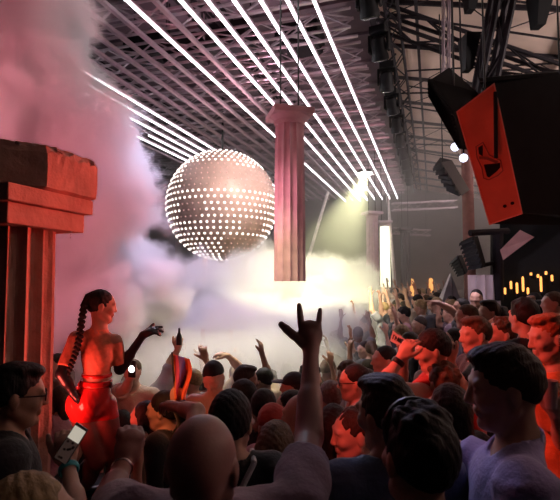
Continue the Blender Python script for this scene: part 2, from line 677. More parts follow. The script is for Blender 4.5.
class Fig:
    """a person: joints in local space (+Y forward, Z up, feet at 0)"""

    def __init__(s, H=1.75, fem=False, build=1.0, head=(0, 0, 0), lean=(0, 0), J=None):
        k = H / 1.75
        s.k = k
        s.fem = fem
        s.b = build
        sw = .178 if not fem else .155
        hw = .085
        s.J = {}
        for sd, sg in (('l', -1), ('r', 1)):
            s.J['sh' + sd] = V3(sg * sw * build, -.005, 1.43)
            s.J['el' + sd] = V3(sg * (sw + .055), -.03, 1.15)
            s.J['wr' + sd] = V3(sg * (sw + .05), .07, .92)
            s.J['hip' + sd] = V3(sg * hw, 0, .92)
            s.J['kn' + sd] = V3(sg * (hw + .01), .015, .49)
            s.J['an' + sd] = V3(sg * (hw + .015), -.02, .085)
        s.J['pel'] = V3(0, 0, .96)
        s.J['waist'] = V3(0, .005, 1.11)
        s.J['chest'] = V3(0, 0, 1.30)
        s.J['neck'] = V3(0, -.012, 1.47)
        s.J['head'] = V3(0, .018, 1.633)
        if lean != (0, 0):
            for n in list(s.J):
                z = s.J[n][2]
                if z > 1.0:
                    s.J[n] = s.J[n] + V3(lean[0], lean[1], 0) * (z - 1.0)
        for n in s.J:
            s.J[n] = s.J[n] * k
        if J:
            for n, v in J.items():
                s.J[n] = np.array(v, dtype=float)
        s.M = rotm(*head)
        s.hand = {'l': ('relax', None, None), 'r': ('relax', None, None)}
        s.hs = 1.0
        s.fat = 1.0

    def torso(s):
        J, k, b, f = s.J, s.k, s.b, s.fem
        mid = (J['shl'] + J['shr']) / 2
        o = [e_(J['pel'], (.165 * b * k, .112 * b * k, .115 * k), None, .05),
             e_(J['waist'], ((.125 if f else .143) * b * k, .098 * b * k, .15 * k), None, .05),
             e_(J['chest'], ((.135 if f else .16) * b * k, .107 * b * k, .165 * k), None, .05),
             c_(J['shl'] * .82 + mid * .18, J['shr'] * .82 + mid * .18, .052 * k, .052 * k, .05),
             c_(J['neck'] + V3(0, -.005, .03), J['shl'] * .7 + mid * .3 + V3(0, 0, .005), .045 * k, .04 * k, .03),
             c_(J['neck'] + V3(0, -.005, .03), J['shr'] * .7 + mid * .3 + V3(0, 0, .005), .045 * k, .04 * k, .03)]
        if f:
            for sg in (-1, 1):
                o.append(e_(J['chest'] + V3(sg * .06, .085, -.01), (.05, .05, .05), None, .03))
        for sg in (-1, 1):
            o.append(e_(J['pel'] + V3(sg * .07, -.06, -.03) * k, (.085 * k, .08 * k, .09 * k), None, .04))
        return o

    def arm(s, sd, part='all'):
        J, k, b = s.J, s.k, s.b * (.82 if s.fem else 1)
        sh, el, wr = J['sh' + sd], J['el' + sd], J['wr' + sd]
        o = []
        o.append(c_(sh, sh + (el - sh) * .35, .056 * k * b, .054 * k * b, .035))
        o.append(c_(sh, el, .054 * k * b, .041 * k * b, .02))
        o.append(c_(el, el + (wr - el) * .4, .042 * k * b, .041 * k * b, .015))
        o.append(c_(el, wr, .041 * k * b, .026 * k * b, .015))
        return o

    def hands(s, sd, fat=1.0):
        pose, f, n = s.hand[sd]
        J = s.J
        fore = unit(J['wr' + sd] - J['el' + sd])
        f = fore if f is None else unit(np.array(f, float))
        sg = 1 if sd == 'r' else -1
        if n is None:
            n = V3(0, 1, 0) if abs(f[1]) < .8 else V3(0, 0, -1)
            if f[2] < -.5:
                n = V3(-sg, 0, 0)
        n = np.array(n, float)
        # thumb lies on the inner side: for the right hand (f x n) * -1
        return hand_prims(J['wr' + sd], f, n, 1 if sd == 'r' else -1, pose, s.k * s.hs, fat)

    def legs(s, g=0.0):
        J, k = s.J, s.k
        o = []
        for sd in 'lr':
            o += [c_(J['hip' + sd], J['kn' + sd], .088 * k, .056 * k, .03), c_(J['kn' + sd], J['kn' + sd] * .6 + J['an' + sd] * .4 + V3(0, -.015, 0), .054 * k, .054 * k, .02),
                  c_(J['kn' + sd], J['an' + sd], .052 * k, .036 * k, .02)]
        return o

    def feet(s):
        o = []
        for sd in 'lr':
            a = s.J['an' + sd]
            o += [c_((a[0], a[1] - .02, .042), (a[0], a[1] + .15, .034), .04, .032, .02), c_(a, (a[0], a[1], .05), .038, .04, .02)]
        return o

    def zf(s, h, extra=()):
        z = []
        hz = s.J['head'][2]
        z.append((hz - .17 * 1, hz + .15, h))
        z.append((s.J['chest'][2] - .1, hz, max(h, .010)))
        for sd in 'lr':
            wz, ez = s.J['wr' + sd][2], s.J['el' + sd][2]
            if wz > 1.05:
                z.append((min(wz, ez) - .06, max(wz, ez) + .24, h))
        return z + list(extra)


def build_person(fig, name, loc, rz, label, group=None, skin='light', hair=('short', 'dark brown'), top=('tee', 'black'), pants='black', h=.008, seed=1, vol=0.0,
                 shoes='black', extras=(), cat='person'):
    root = empty(name, loc, rz, label, cat, group)
    fat = fig.fat if h < .009 else 1.0 + (h - .009) * 70
    J = fig.J
    M = fig.M
    Hc = J['head']
    body = fig.torso() + [c_(J['neck'], Hc + M @ V3(0, -.02, -.05), .053 * (.85 if fig.fem else 1), .05 * (.85 if fig.fem else 1), .025)]
    body += head_prims(Hc, M, fig.fem)
    for sd in 'lr':
        body += fig.arm(sd)
    body += fig.legs()
    late = []
    for sd in 'lr':
        late += fig.hands(sd, fat)
    F = field_for(body + late, h, fig.zf(h))
    for p in body + late:
        F.prim(p)
    v, fc = F.mesh()
    bo = meshobj('body', v, fc, SKIN[skin], root, True)
    # hair / headwear
    hs, hc = hair
    if hs != 'bald':
        HF = hair_field(hs if hs not in ('braid',) else 'short', Hc, M, max(.0045, h * .9), seed, vol)
        v, fc = HF.mesh()
        m = CLOTH[hc] if hs in ('cap', 'beanie') else HAIRM[hc]
        meshobj('cap' if hs == 'cap' else 'beanie' if hs == 'beanie' else 'hair', v, fc, m, root, True)
        if hs == 'cap':
            HF = hair_field('fade', Hc + V3(0, -.004, -.012), M, max(.005, h), seed)
            v, fc = HF.mesh()
            meshobj('hair', v, fc, HAIRM['dark brown'], root, True)
    # top
    ts, tcol = top
    if ts != 'none':
        g = .012
        pr = fig.torso()
        ZF = [(J['waist'][2] - .05, 3, max(h, .009))]
        F = field_for(pr + fig.arm('l') + fig.arm('r'), max(h, .008), ZF, g=.03)
        for p in pr:
            F.prim(p, g)
        for sd in 'lr':
            sh, el, wr = J['sh' + sd], J['el' + sd], J['wr' + sd]
            k = fig.k * fig.b * (.85 if fig.fem else 1)
            if ts != 'tank':
                F.prim(c_(sh, sh + (el - sh) * .35, .070 * k, .068 * k, .035))
            if ts in ('tee', 'vest_tee'):
                e = sh + (el - sh) * .60
                F.prim(k_cyl(sh - (el - sh) * .05, e, .066 * k, .072 * k, .03))
            elif ts == 'long':
                F.prim(c_(sh, el, .066 * k, .054 * k, .03))
                F.prim(k_cyl(el, el + (wr - el) * .93, .052 * k, .036 * k, .015))
            elif ts == 'tank':
                pass
        F.wobble(.0032, 26, seed, .6)
        if ts == 'tank':
            for sd, sg in (('l', -1), ('r', 1)):
                F.prim(e_(J['sh' + sd] + V3(sg * .035, 0, .01), (.07, .14, .10), None, .01, '-'))
        F.prim(k_cyl(J['neck'] + V3(0, .01, -.015), J['neck'] + V3(0, .03, .14), .072, .082, .008, '-'))
        F.plane((0, 0, 1), J['pel'][2] - .09 * fig.k)
        v, fc = F.mesh()
        meshobj({'tee': 't_shirt', 'long': 'long_sleeved_shirt', 'tank': 'tank_top', 'vest_tee': 't_shirt'}[ts], v, fc, CLOTH[tcol] if isinstance(tcol, str) else tcol, root, True)
    # trousers, shoes
    if pants:
        pr = [e_(J['pel'], (.165 * fig.b * fig.k, .112 * fig.b * fig.k, .115 * fig.k), None, .05)] + \
             [e_(J['pel'] + V3(sg * .07, -.06, -.03) * fig.k, (.085 * fig.k, .08 * fig.k, .09 * fig.k), None, .04) for sg in (-1, 1)] + fig.legs()
        F = field_for(pr, .018, g=.012)
        for p in pr:
            F.prim(p, .012)
        F.plane((0, 0, -1), -(J['pel'][2] + .03))
        F.plane((0, 0, 1), .07)
        v, fc = F.mesh()
        meshobj('trousers', v, fc, CLOTH[pants], root, True)
        pr = fig.feet()
        F = field_for(pr, .014)
        for p in pr:
            F.prim(p)
        F.plane((0, 0, 1), .001)
        v, fc = F.mesh()
        meshobj('shoes', v, fc, CLOTH[shoes], root, True)
    for ex in extras:
        ex(fig, root, h)
    return root


# ---- extras worn on the figure
def ex_glasses(dark=True):
    def fn(fig, root, h):
        M, Cc = fig.M, fig.J['head']
        b = MB()
        for sg in (-1, 1):
            n = 12
            ring = [Vector(Cc + M @ V3(sg * .032 + .024 * math.cos(a), .106 - abs(math.cos(a) * sg + 1) * .003, .004 + .018 * math.sin(a))) for a in [2 * math.pi * i / n for i in range(n)]]
            back = [v + Vector(M @ V3(0, -.004, 0)) for v in ring]
            b.add(ring + back, [tuple(range(n)), tuple(range(2 * n - 1, n - 1, -1))] + [(i, n + i, n + (i + 1) % n, (i + 1) % n) for i in range(n)])
            b.tube(Cc + M @ V3(sg * .056, .10, .01), Cc + M @ V3(sg * .08, -.01, .008), .0025, n=6)
        b.tube(Cc + M @ V3(-.012, .106, .008), Cc + M @ V3(.012, .106, .008), .002, n=6)
        b.build('sunglasses' if dark else 'glasses', M_GLOSS, root)
    return fn


def ex_beard(col):
    def fn(fig, root, h):
        M, Cc = fig.M, fig.J['head']

        def q(x, y, z):
            return Cc + M @ V3(x, y, z)
        pr = [c_(q(-.056, .0, -.052), q(-.028, .054, -.090), .020, .019, .02), c_(q(.056, .0, -.052), q(.028, .054, -.090), .020, .019, .02),
              c_(q(-.024, .058, -.092), q(.024, .058, -.092), .022, .022, .02)]
        F = field_for(pr, max(.0045, h * .8), pad=.03)
        for p in pr:
            F.prim(p)
        F.prim(e_(q(0, .095, -.055), (.03, .03, .022), M, .006, '-'))
        F.wobble(.001, 150, 1)
        v, fc = F.mesh()
        meshobj('beard', v, fc, HAIRM[col], root, True)
    return fn


def ex_cuff(sd, name, col, t0=.93, r=.030, w_=.014):
    def fn(fig, root, h):
        el, wr = fig.J['el' + sd], fig.J['wr' + sd]
        a = el + (wr - el) * t0
        d = unit(wr - el)
        b = MB()
        a = Vector(a)
        d = Vector(d)
        q = d.to_track_quat('Z', 'Y').to_matrix()
        prof = []
        for i in range(9):
            an = 2 * math.pi * i / 8
            prof.append((r + .004 * math.cos(an), w_ / 2 * math.sin(an)))
        b.lathe(prof, 20, a, q)
        b.build(name, col, root, smooth=True)
    return fn


def floor_z(pt):
    """raked floor of the club: level near the camera, falling towards the stage on the left"""
    v = Vector(pt) - EYE
    d = v.dot(CF)
    xc = v.dot(CR)
    a = min(1, max(0, (d - 1.8) / 4.2))
    b = min(1, max(0, (2.8 - xc) / 3.0))
    a = a * a * (3 - 2 * a)
    b = b * b * (3 - 2 * b)
    return -.85 * a * b


def place(px, py, d, face, **kw):
    """returns location (feet), rz, H, and a world->local function for a person whose head top shows at px,py at depth d"""
    top = P(px, py, d)
    fz = floor_z(top) if 'fz' not in kw else kw['fz']
    H = (top.z - fz) / 1.005
    rz = YAW + R(face)
    loc = Vector((top.x, top.y, fz))
    Rm = Matrix.Rotation(-rz, 3, 'Z')

    def loc_of(qx, qy, qd):
        v = Rm @ (P(qx, qy, qd) - loc)
        return V3(*v)

    def dir_of(v):
        """camera space direction (right, up, away) to local"""
        wv = CR * v[0] + CU * v[1] + CF * v[2]
        return V3(*(Rm @ wv))
    return loc, rz, H, loc_of, dir_of


PLACED = []


def person(px, py, d, face, label, name='person', fem=False, build=1.0, head=(0, 0, 0), arms=None, hands=None, skin='light', hair=('short', 'dark brown'),
           top=('tee', 'black'), pants='black', seed=1, vol=0.0, extras=(), h=None, lean=(0, 0), shoes='black', hs=1.0, J=None, group=None, hat_h=0.0, fz=None, fat=1.0):
    kw = {} if fz is None else {'fz': fz}
    loc, rz, H, lo, di = place(px, py, d, face, **kw)
    Hc = min(1.98, max(1.42, H))
    if abs(Hc - H) > .001:
        print('HEIGHT', label, round(H, 2))
    z0 = loc.z
    loc = Vector((loc.x, loc.y, z0))
    fig = Fig(Hc - hat_h, fem, build, tuple(R(a) for a in head), lean)
    # keep head size natural: head joint recomputed from the top
    fig.J['head'] = fig.J['head'] * 1.0
    fig.J['head'][2] = Hc - hat_h - .122
    fig.J['neck'][2] = min(fig.J['neck'][2], fig.J['head'][2] - .155)
    off = fig.J['head'][:2].copy()
    for n in fig.J:
        fig.J[n][:2] -= off * (1 if fig.J[n][2] > 1.2 else 1)
    if arms:
        for n, v in arms.items():
            if n[0] == '@':
                fig.J[n[1:]] = np.array(v, float) * fig.k
            else:
                fig.J[n] = lo(*v)
    if J:
        for n, v in J.items():
            fig.J[n] = np.array(v, float)
    if hands:
        for sd, (pose, f, n) in hands.items():
            fig.hand[sd] = (pose, None if f is None else di(f), None if n is None else di(n))
    fig.hs = hs
    fig.fat = fat
    if h is None:
        h = min(.013, max(.005, d * .0033))
    r = build_person(fig, name, loc, rz, label, group, skin, hair, top, pants, h, seed, vol, shoes, extras)
    PLACED.append((loc.x, loc.y, .22))
    return r, fig

# ================================================================ THE HALL
M_FLOOR = mat('dark_floor', (0.035, 0.032, 0.035), 0.5, noise=0.3, nscale=3, bump=0.2)
M_DARKWALL = mat('dark_wall', (0.085, 0.075, 0.085), 0.9, noise=0.25, nscale=1.2, bump=0.3, bscale=5)
M_BLACK = mat('matt_black', (0.006, 0.006, 0.007), 0.6, noise=0.2, spec=.25)
M_ROOFP = mat('roof_sheet', (0.17, 0.12, 0.15), 0.8, noise=0.2, nscale=1.5, bump=0.2, bscale=3)
M_TAN = mat('tan_panel', (0.60, 0.45, 0.38), 0.75, noise=0.16, nscale=1.0, bump=0.2, bscale=4)
M_RAIL = mat('aluminium_rail', (0.55, 0.42, 0.48), 0.35, 0.6, noise=0.1)
M_TRUSS = mat('truss_steel', (0.42, 0.34, 0.38), 0.4, 0.5, noise=0.15)
M_TRUSSD = mat('dark_truss_steel', (0.020, 0.016, 0.020), 0.7, 0.0, noise=0.2, spec=.2)
M_LED = mat('led_tube_glow', (0.9, 0.9, 0.92), 0.4, emit=(0.97, 0.96, 1.0), estr=6.5)
M_PLASTER = mat('pillar_plaster', (0.62, 0.36, 0.38), 0.85, noise=0.10, nscale=6, bump=0.35, bscale=14)
M_PLASTW = mat('pillar_plaster_pale', (0.72, 0.62, 0.68), 0.85, noise=0.08, nscale=6, bump=0.3, bscale=14)
M_CABLE = mat('cable_black', (0.02, 0.02, 0.02), 0.5)
M_AMBER = mat('amber_glow', (0.9, 0.45, 0.12), 0.5, emit=(1.0, 0.42, 0.10), estr=1.7)
M_BALL = mat('ball_shell', (0.70, 0.48, 0.42), 0.45, 0.1, noise=0.14, nscale=2.2, bump=0.15, bscale=20)
M_DOT = mat('ball_led_lit', (0.95, 0.9, 0.85), 0.4, emit=(1.0, 0.86, 0.78), estr=3.0)
M_DOTDIM = mat('ball_led_dim', (0.75, 0.5, 0.48), 0.4, emit=(1.0, 0.6, 0.55), estr=0.35)


def structure(o):
    o['kind'] = 'structure'
    return o


# floor : raked surface from samples of floor_z
nx, ny = 70, 70
vs, fs = [], []
for j in range(ny + 1):
    for i in range(nx + 1):
        x = -20 + 34 * i / nx
        y = -3 + 37 * j / ny
        vs.append((x, y, floor_z((x, y, 0))))
for j in range(ny):
    for i in range(nx):
        a = j * (nx + 1) + i
        fs.append((a, a + 1, a + nx + 2, a + nx + 1))
n0 = len(vs)
b = MB()
b.add(vs, fs)
ft = structure(b.build('floor', M_FLOOR, smooth=True))

b = MB().box((-3, 33.1, 3.5), (35, .2, 11))
structure(b.build('wall_back', M_DARKWALL))
b = MB().box((-19.1, 15, 3.5), (.2, 36, 11))
structure(b.build('wall_left', M_DARKWALL))
b = MB().box((13.1, 15, 3.5), (.2, 36, 11))
structure(b.build('wall_right', M_DARKWALL))

TZ = 6.2
xr = onz(313, 0, TZ).x                       # rightmost tube
dx = (onz(313, 0, TZ).x - onz(286.2, 0, TZ).x)
YE = 24.0 * math.cos(YAW) + 0.0
yend = onz(390, 199, TZ).y
# flat roof over the light grid
RZ = 8.1
b = MB().box(((xr + .5 - 19) / 2, 15, RZ + .1), (xr + .5 + 19, 36, .2))
for i in range(24):                          # corrugation ribs of the roof sheet
    b.box(((xr + .5 - 19) / 2, -2 + i * 1.5, RZ - .04), (xr + .5 + 19, .12, .08))
structure(b.build('ceiling', M_ROOFP))
# sloping tan panelled roof on the right
sx0, sx1, sz0, sz1 = xr + .55, 13.0, 8.2, 5.0
b = MB()
b.hexa([(sx0, -3, sz0), (sx1, -3, sz1), (sx1, 33, sz1), (sx0, 33, sz0)], [(sx0, -3, sz0 + .1), (sx1, -3, sz1 + .1), (sx1, 33, sz1 + .1), (sx0, 33, sz0 + .1)])
structure(b.build('ceiling_slope', M_TAN))
b = MB()
for i in range(17):
    y = -2 + i * 2.05
    b.hexa([(sx0, y, sz0 - .09), (sx1, y, sz1 - .09), (sx1, y + .07, sz1 - .09), (sx0, y + .07, sz0 - .09)],
           [(sx0, y, sz0), (sx1, y, sz1), (sx1, y + .07, sz1), (sx0, y + .07, sz0)])
for t in (.06, .3, .54, .78):
    x = sx0 + (sx1 - sx0) * t
    z = sz0 + (sz1 - sz0) * t
    b.box((x, 15, z - .12), (.07, 36, .09))
structure(b.build('trim_purlins', M_TRUSSD))
# long edge beam between the grid and the slope
b = MB().box((xr + .45, 15, 7.95), (.14, 36, .22))
structure(b.build('trim_edge_beam', M_TRUSSD))

# ---------------------------------------------------------------- LED tubes and rails
tube0 = None
y0 = 4.6
for k in range(0, 19):
    x = xr - dx * k
    lit = k in (0, 1, 2, 3, 4, 5, 7, 13, 14, 15, 16, 17)
    ye = yend - (.0 if k < 8 else .6)
    if lit:
        t = empty('led_tube', (x, y0, TZ), 0)
        b = MB().box((0, (ye - y0) / 2, .055), (.07, ye - y0, .05))
        b.build('mounting_rail', M_RAIL, t)
        b = MB()
        segs = [(0, ye - y0)] if k != 16 else [(0, 6.4), (7.2, ye - y0)]
        for s0, s1 in segs:
            b.tube((0, s0, 0), (0, s1, 0), .0155, n=10)
        b.build('light_tube', M_LED, t)
        place_txt = {0: 'outermost one beside the dark roof beam', 1: 'second in from the dark roof beam', 2: 'third in from the dark roof beam',
                     3: 'fourth in from the dark roof beam', 4: 'fifth in from the dark roof beam', 5: 'sixth in, next to an unlit rail',
                     7: 'standing alone between two unlit rails', 13: 'first and highest of the lit ones over the glowing ball',
                     14: 'second of the lit ones over the glowing ball', 15: 'third of the lit ones over the glowing ball',
                     16: 'broken by a dark gap above the ball', 17: 'lowest of the lit ones meeting the smoke plume'}[k]
        tag(t, 'long white glowing tube light, ' + place_txt, 'tube light', 'white tube lights under the roof')
    else:
        t = MB().box((0, (ye - y0) / 2, .03), (.075, ye - y0, .06)).build('unlit_rail', M_RAIL)
        t.location = (x, y0, TZ)
        txt = 'unlit pink metal rail ' + {6: 'between the sixth and seventh white tubes', 18: 'below the lowest white tube at the smoke'}.get(k, 'in the bare stretch of rails over the ball')
        tag(t, txt, 'rail', 'unlit rails under the roof' if k in (6, 18) else 'bare unlit rails over the ball')


def truss(name, A, B, w_, seg, m, label=None, cat='truss', group=None, r=.028, chords=4, rb=.014):
    A = Vector(A)
    B = Vector(B)
    t = empty(name, A)
    d = B - A
    L = d.length
    u = d.normalized()
    s1 = u.cross(Vector((0, 0, 1))).normalized()
    s2 = s1.cross(u).normalized()
    offs = [s1 * w_ / 2 + s2 * w_ / 2, -s1 * w_ / 2 + s2 * w_ / 2, -s1 * w_ / 2 - s2 * w_ / 2, s1 * w_ / 2 - s2 * w_ / 2]
    if chords == 2:
        offs = [s2 * w_ / 2, -s2 * w_ / 2]
    for o in offs:
        MB().tube(o, d + o, r, n=6).build('chord', m, t)
    n = max(2, int(L / seg))
    b = MB()
    faces = [(0, 1), (1, 2), (2, 3), (3, 0)] if chords == 4 else [(0, 1)]
    for fi, (p, q) in enumerate(faces):
        for i in range(n):
            a0 = d * (i / n)
            a1 = d * ((i + 1) / n)
            if (i + fi) % 2:
                b.tube(a0 + offs[p], a1 + offs[q], rb, n=5)
            else:
                b.tube(a0 + offs[q], a1 + offs[p], rb, n=5)
    b.build('bracing', m, t)
    return tag(t, label, cat, group)


# cross trusses carrying the tubes, two rails each
xl = -19
y = 3.2
i = 0
while y < yend:
    truss('cross_truss', (xl, y, TZ + .38), (xr + .35, y, TZ + .38), .34, .55, M_TRUSS, 'pink-lit lattice truss running crosswise above the white tube lights', 'truss',
          'cross trusses above the tube lights', r=.03, rb=.017)
    y += 1.25
    i += 1
# short crosswise battens on the right edge of the grid
for i in range(16):
    y = 4 + i * 1.25
    b = MB().tube((xr - 1.2, y + .45, TZ + .12), (xr + .45, y + .45, TZ + .12), .03, n=6)
    tag(b.build('batten', M_RAIL), 'short pale crosswise batten clamped at the grid edge by the dark beam', 'batten', 'short battens at the grid edge')
# long dark trusses inside the grid
for k, xx in enumerate((xr - 2.4 * 1, xr - 6.2, xr - 10.5)):
    truss('long_truss', (xx, 1, TZ + .95), (xx, yend, TZ + .95), .4, .8, M_TRUSSD,
          ['dark lattice truss running lengthwise over the tubes nearest the dark beam', 'dark lattice truss running lengthwise over the middle of the tube grid',
           'dark lattice truss running lengthwise over the bare rails'][k], 'truss')
# dark boxes (blowers) among the rails
for k, (px, py) in enumerate(((185, 52), (232, 40), (150, 52), (300, 40))):
    q = onz(px, py, TZ + .75)
    t = empty('ceiling_unit', q)
    MB().box((0, 0, 0), (.9, .7, .45)).build('housing', M_BLACK, t, bevel=.04)
    MB().lathe([(.26, -.26), (.3, -.24), (.3, -.2)], 20).build('fan_ring', M_TRUSSD, t)
    for sx_ in (-.4, .4):
        MB().tube((sx_, 0, .2), (sx_, 0, RZ - q.z), .015, n=6).build('hanger', M_TRUSSD, t)
    tag(t, ['black boxy unit in the roof between two lit tubes left of centre', 'black boxy unit in the roof straight above the glowing ball',
            'black boxy unit in the roof over the bare unlit rails', 'black boxy unit in the roof above the hanging pink pillar'][k], 'ceiling unit', 'black units in the roof grid')

# trusses under the slope
def slope_z(x):
    return sz0 + (sz1 - sz0) * (x - sx0) / (sx1 - sx0)


MHX = onz(375, 20, 6.45).x
truss('lighting_truss', (MHX + .24, 1.5, 6.9), (MHX + .24, 26, 6.9), .22, .6, M_TRUSSD, 'dark lattice truss carrying the row of moving heads', 'truss', r=.022, rb=.014)
for k, (a, b_) in enumerate((((MHX + .2, 4.6), (10.5, 7.0)), ((MHX + .2, 8.2), (10.5, 5.2)), ((MHX + .2, 9.0), (10.5, 11.6)), ((MHX + .2, 13), (10.5, 9.8)),
                             ((MHX + .2, 14), (10.5, 16.5)), ((MHX + .2, 18), (10.5, 15)), ((MHX + .2, 19), (10.5, 21.5)))):
    truss('roof_truss', (a[0], a[1], slope_z(a[0]) - .75), (b_[0], b_[1], slope_z(b_[0]) - .5), .6, 1.0, M_TRUSSD,
          'thin lattice truss zigzagging under the tan sloping roof', 'truss', 'zigzag trusses under the tan roof', r=.022, rb=.012, chords=2)
# heavy dark beam from the top edge down behind the loudspeaker
A = P(508, -30, 7.2)
B = P(478, 120, 8.2)
truss('heavy_truss', A, B, .24, .5, M_TRUSSD, 'heavy dark upright truss dropping behind the big loudspeaker', 'truss', r=.05, rb=.03)
truss('heavy_truss', P(378, 16, 9.3), P(585, 88, 9.0), .34, .7, M_TRUSSD, 'heavy dark truss slanting across the tan roof towards the loudspeaker', 'truss', r=.04, rb=.02)
truss('drop_pole', P(446, -10, 8.6), P(446, 105, 8.6), .10, .4, M_TRUSS, 'slim vertical lattice pole hanging before the tan roof', 'truss', r=.014, rb=.008)
# black fins (acoustic wedges) hanging on the slope
for k, (px, py, d, ln) in enumerate(((467, 46, 8.0, .42), (538, 4, 7.0, .34), (470, -6, 8.2, .3))):
    p0 = P(px, py, d)
    t = MB()
    t.hexa([p0 + CR * -.06 + CF * -.1 - CU * ln, p0 + CR * .06 + CF * -.1 - CU * ln, p0 + CR * .06 + CF * .1 - CU * ln, p0 + CR * -.06 + CF * .1 - CU * ln],
           [p0 + CR * -.08 + CF * -.2 + CU * .15, p0 + CR * .16 + CF * -.2 + CU * .15, p0 + CR * .16 + CF * .2 + CU * .15, p0 + CR * -.08 + CF * .2 + CU * .15])
    tag(t.build('baffle', M_BLACK), ['black wedge baffle hanging just above the curved black loudspeaker', 'black wedge baffle at the top edge over the loudspeaker stack',
                                     'black wedge baffle at the top edge beside the thin pole'][k], 'baffle', 'black wedge baffles')


# ---------------------------------------------------------------- moving heads
def moving_head():
    t = empty('moving_head_light')
    MB().box((0, 0, -.10), (.30, .30, .14)).build('base', M_BLACK, t, bevel=.02)
    MB().tube((0, 0, -.03), (.2, 0, .16), .022, n=8).build('clamp', M_BLACK, t)
    b = MB()
    for sx_ in (-1, 1):
        b.box((sx_ * .17, 0, -.32), (.05, .14, .32))
    b.box((0, 0, -.19), (.38, .14, .05))
    b.build('yoke', M_BLACK, t, bevel=.015)
    q = Matrix.Rotation(R(25), 3, 'X')
    b = MB().lathe([(.06, .22), (.12, .17), (.14, .05), (.14, -.08), (.155, -.12), (.155, -.20), (.13, -.21)], 20, (0, 0, -.42), q)
    hd = b.build('head', M_BLACK, t, smooth=True)
    b = MB().lathe([(.125, -.213), (.10, -.225), (.02, -.23)], 20, (0, 0, -.42), q)
    b.build('lens', mat('lens_glass', (0.3, 0.3, 0.36), 0.08, 0.6), hd, smooth=True)
    return t


mh = moving_head()
yy = onz(377, 30, 6.45).y
for k in range(10):
    o = mh if k == 0 else copy_tree(mh)
    o.location = (MHX, yy - 1.2 + k * 1.5, 6.67)
    o.rotation_euler = (0, 0, random.uniform(-.3, .3))
    tag(o, ['nearest and largest black moving head, cut by the picture top', 'second black moving head down the truss, large and round', 'third black moving head down the truss from the top edge',
            'fourth black moving head down the truss from the top edge', 'fifth black moving head down the truss, before the tan roof', 'sixth black moving head down the truss',
            'seventh black moving head down the truss', 'eighth black moving head down the truss, small', 'ninth black moving head down the truss, hazy and small',
            'last and smallest black moving head, deep in the haze'][k], 'stage light', 'moving heads along the truss')


# ---------------------------------------------------------------- LED ball
bc = P(222, 205.5, 13.3)
BR = 54.5 / FPX * 13.3
ball = empty('led_ball', bc, YAW, 'huge pinkish ball studded with rows of glowing white lamps, hanging over the smoke', 'mirror ball')
b = MB()
prof = [(BR * math.sin(math.pi * i / 40) + .001, -BR * math.cos(math.pi * i / 40)) for i in range(41)]
b.lathe(prof, 64)
b.build('shell', M_BALL, ball, smooth=True)
NR = 30
leds = []
for j in range(1, NR):
    th = math.pi * j / NR
    z = -math.cos(th)
    rr = math.sin(th)
    n = max(6, int(round(2 * math.pi * rr / .1075)))
    for i in range(n):
        ph = 2 * math.pi * (i + .5 * (j % 2)) / n
        nn = Vector((rr * math.cos(ph), rr * math.sin(ph), z))
        ax_, az_ = nn.x, nn.z
        # the patches of the ball whose lamps are off in the photo
        dark = (nn.y < 0) and ((az_ > .12 and az_ < .66 and ax_ > -.55 and not (.28 < ax_ < .62 and az_ > .52)) or (-.62 < ax_ < -.22 and -.38 < az_ < -.04) or (ax_ > .1 and az_ < -.62) or (.45 < ax_ < .75 and -.55 < az_ < -.36))
        if dark and .60 < az_ < .72:
            dark = False
        leds.append((nn, dark))
leds.sort(key=lambda q: q[0].y + (2 if q[1] else 0))
one = None
for nn, dark in leds[:100]:
    M3 = nn.to_track_quat('Z', 'Y').to_matrix().to_4x4()
    if one is None:
        one = MB().lathe([(.028, -.01), (.028, .012), (.014, .022)], 8).build('led_lamp', M_DOT, ball)
        o = one
    else:
        o = one.copy()
        C.objects.link(o)
        o.parent = ball
    o.matrix_local = Matrix.Translation(nn * BR) @ M3
lit, dim = MB(), MB()
for nn, dark in leds[100:]:
    s_ = .016 if dark else .028
    (dim if dark else lit).lathe([(s_, -.01), (s_, .012), (s_ * .5, .022)], 8, nn * BR, nn.to_track_quat('Z', 'Y').to_matrix())
tag(lit.build('led_lamps', M_DOT, ball), kind='stuff')
tag(dim.build('unlit_led_lamps', M_DOTDIM, ball), kind='stuff')
MB().tube((0, 0, BR), (0, 0, RZ - bc.z), .03, n=8).build('hanging_cable', M_CABLE, ball)


# ---------------------------------------------------------------- fluted pillars
def fluted(b, r0, r1, z0, z1, n=12, depth=.13, seg=6, ox=0, oy=0):
    """round fluted shaft"""
    N = n * seg
    prof = []
    for kk in range(9):
        t = kk / 8
        prof.append((r0 + (r1 - r0) * t + .015 * math.sin(math.pi * t) * r0, z0 + (z1 - z0) * t))
    vs = []
    for r, z in prof:
        for i in range(N):
            a = 2 * math.pi * i / N
            ph = (i % seg) / seg
            rr = r * (1 - depth * (math.sin(math.pi * ph)) ** .8) if i % seg else r
            vs.append((ox + rr * math.cos(a), oy + rr * math.sin(a), z))
    K = len(prof)
    fs = [tuple(range(N - 1, -1, -1)), tuple(range((K - 1) * N, K * N))]
    for k in range(K - 1):
        fs += [(k * N + i, k * N + (i + 1) % N, (k + 1) * N + (i + 1) % N, (k + 1) * N + i) for i in range(N)]
    return b.add(vs, fs)


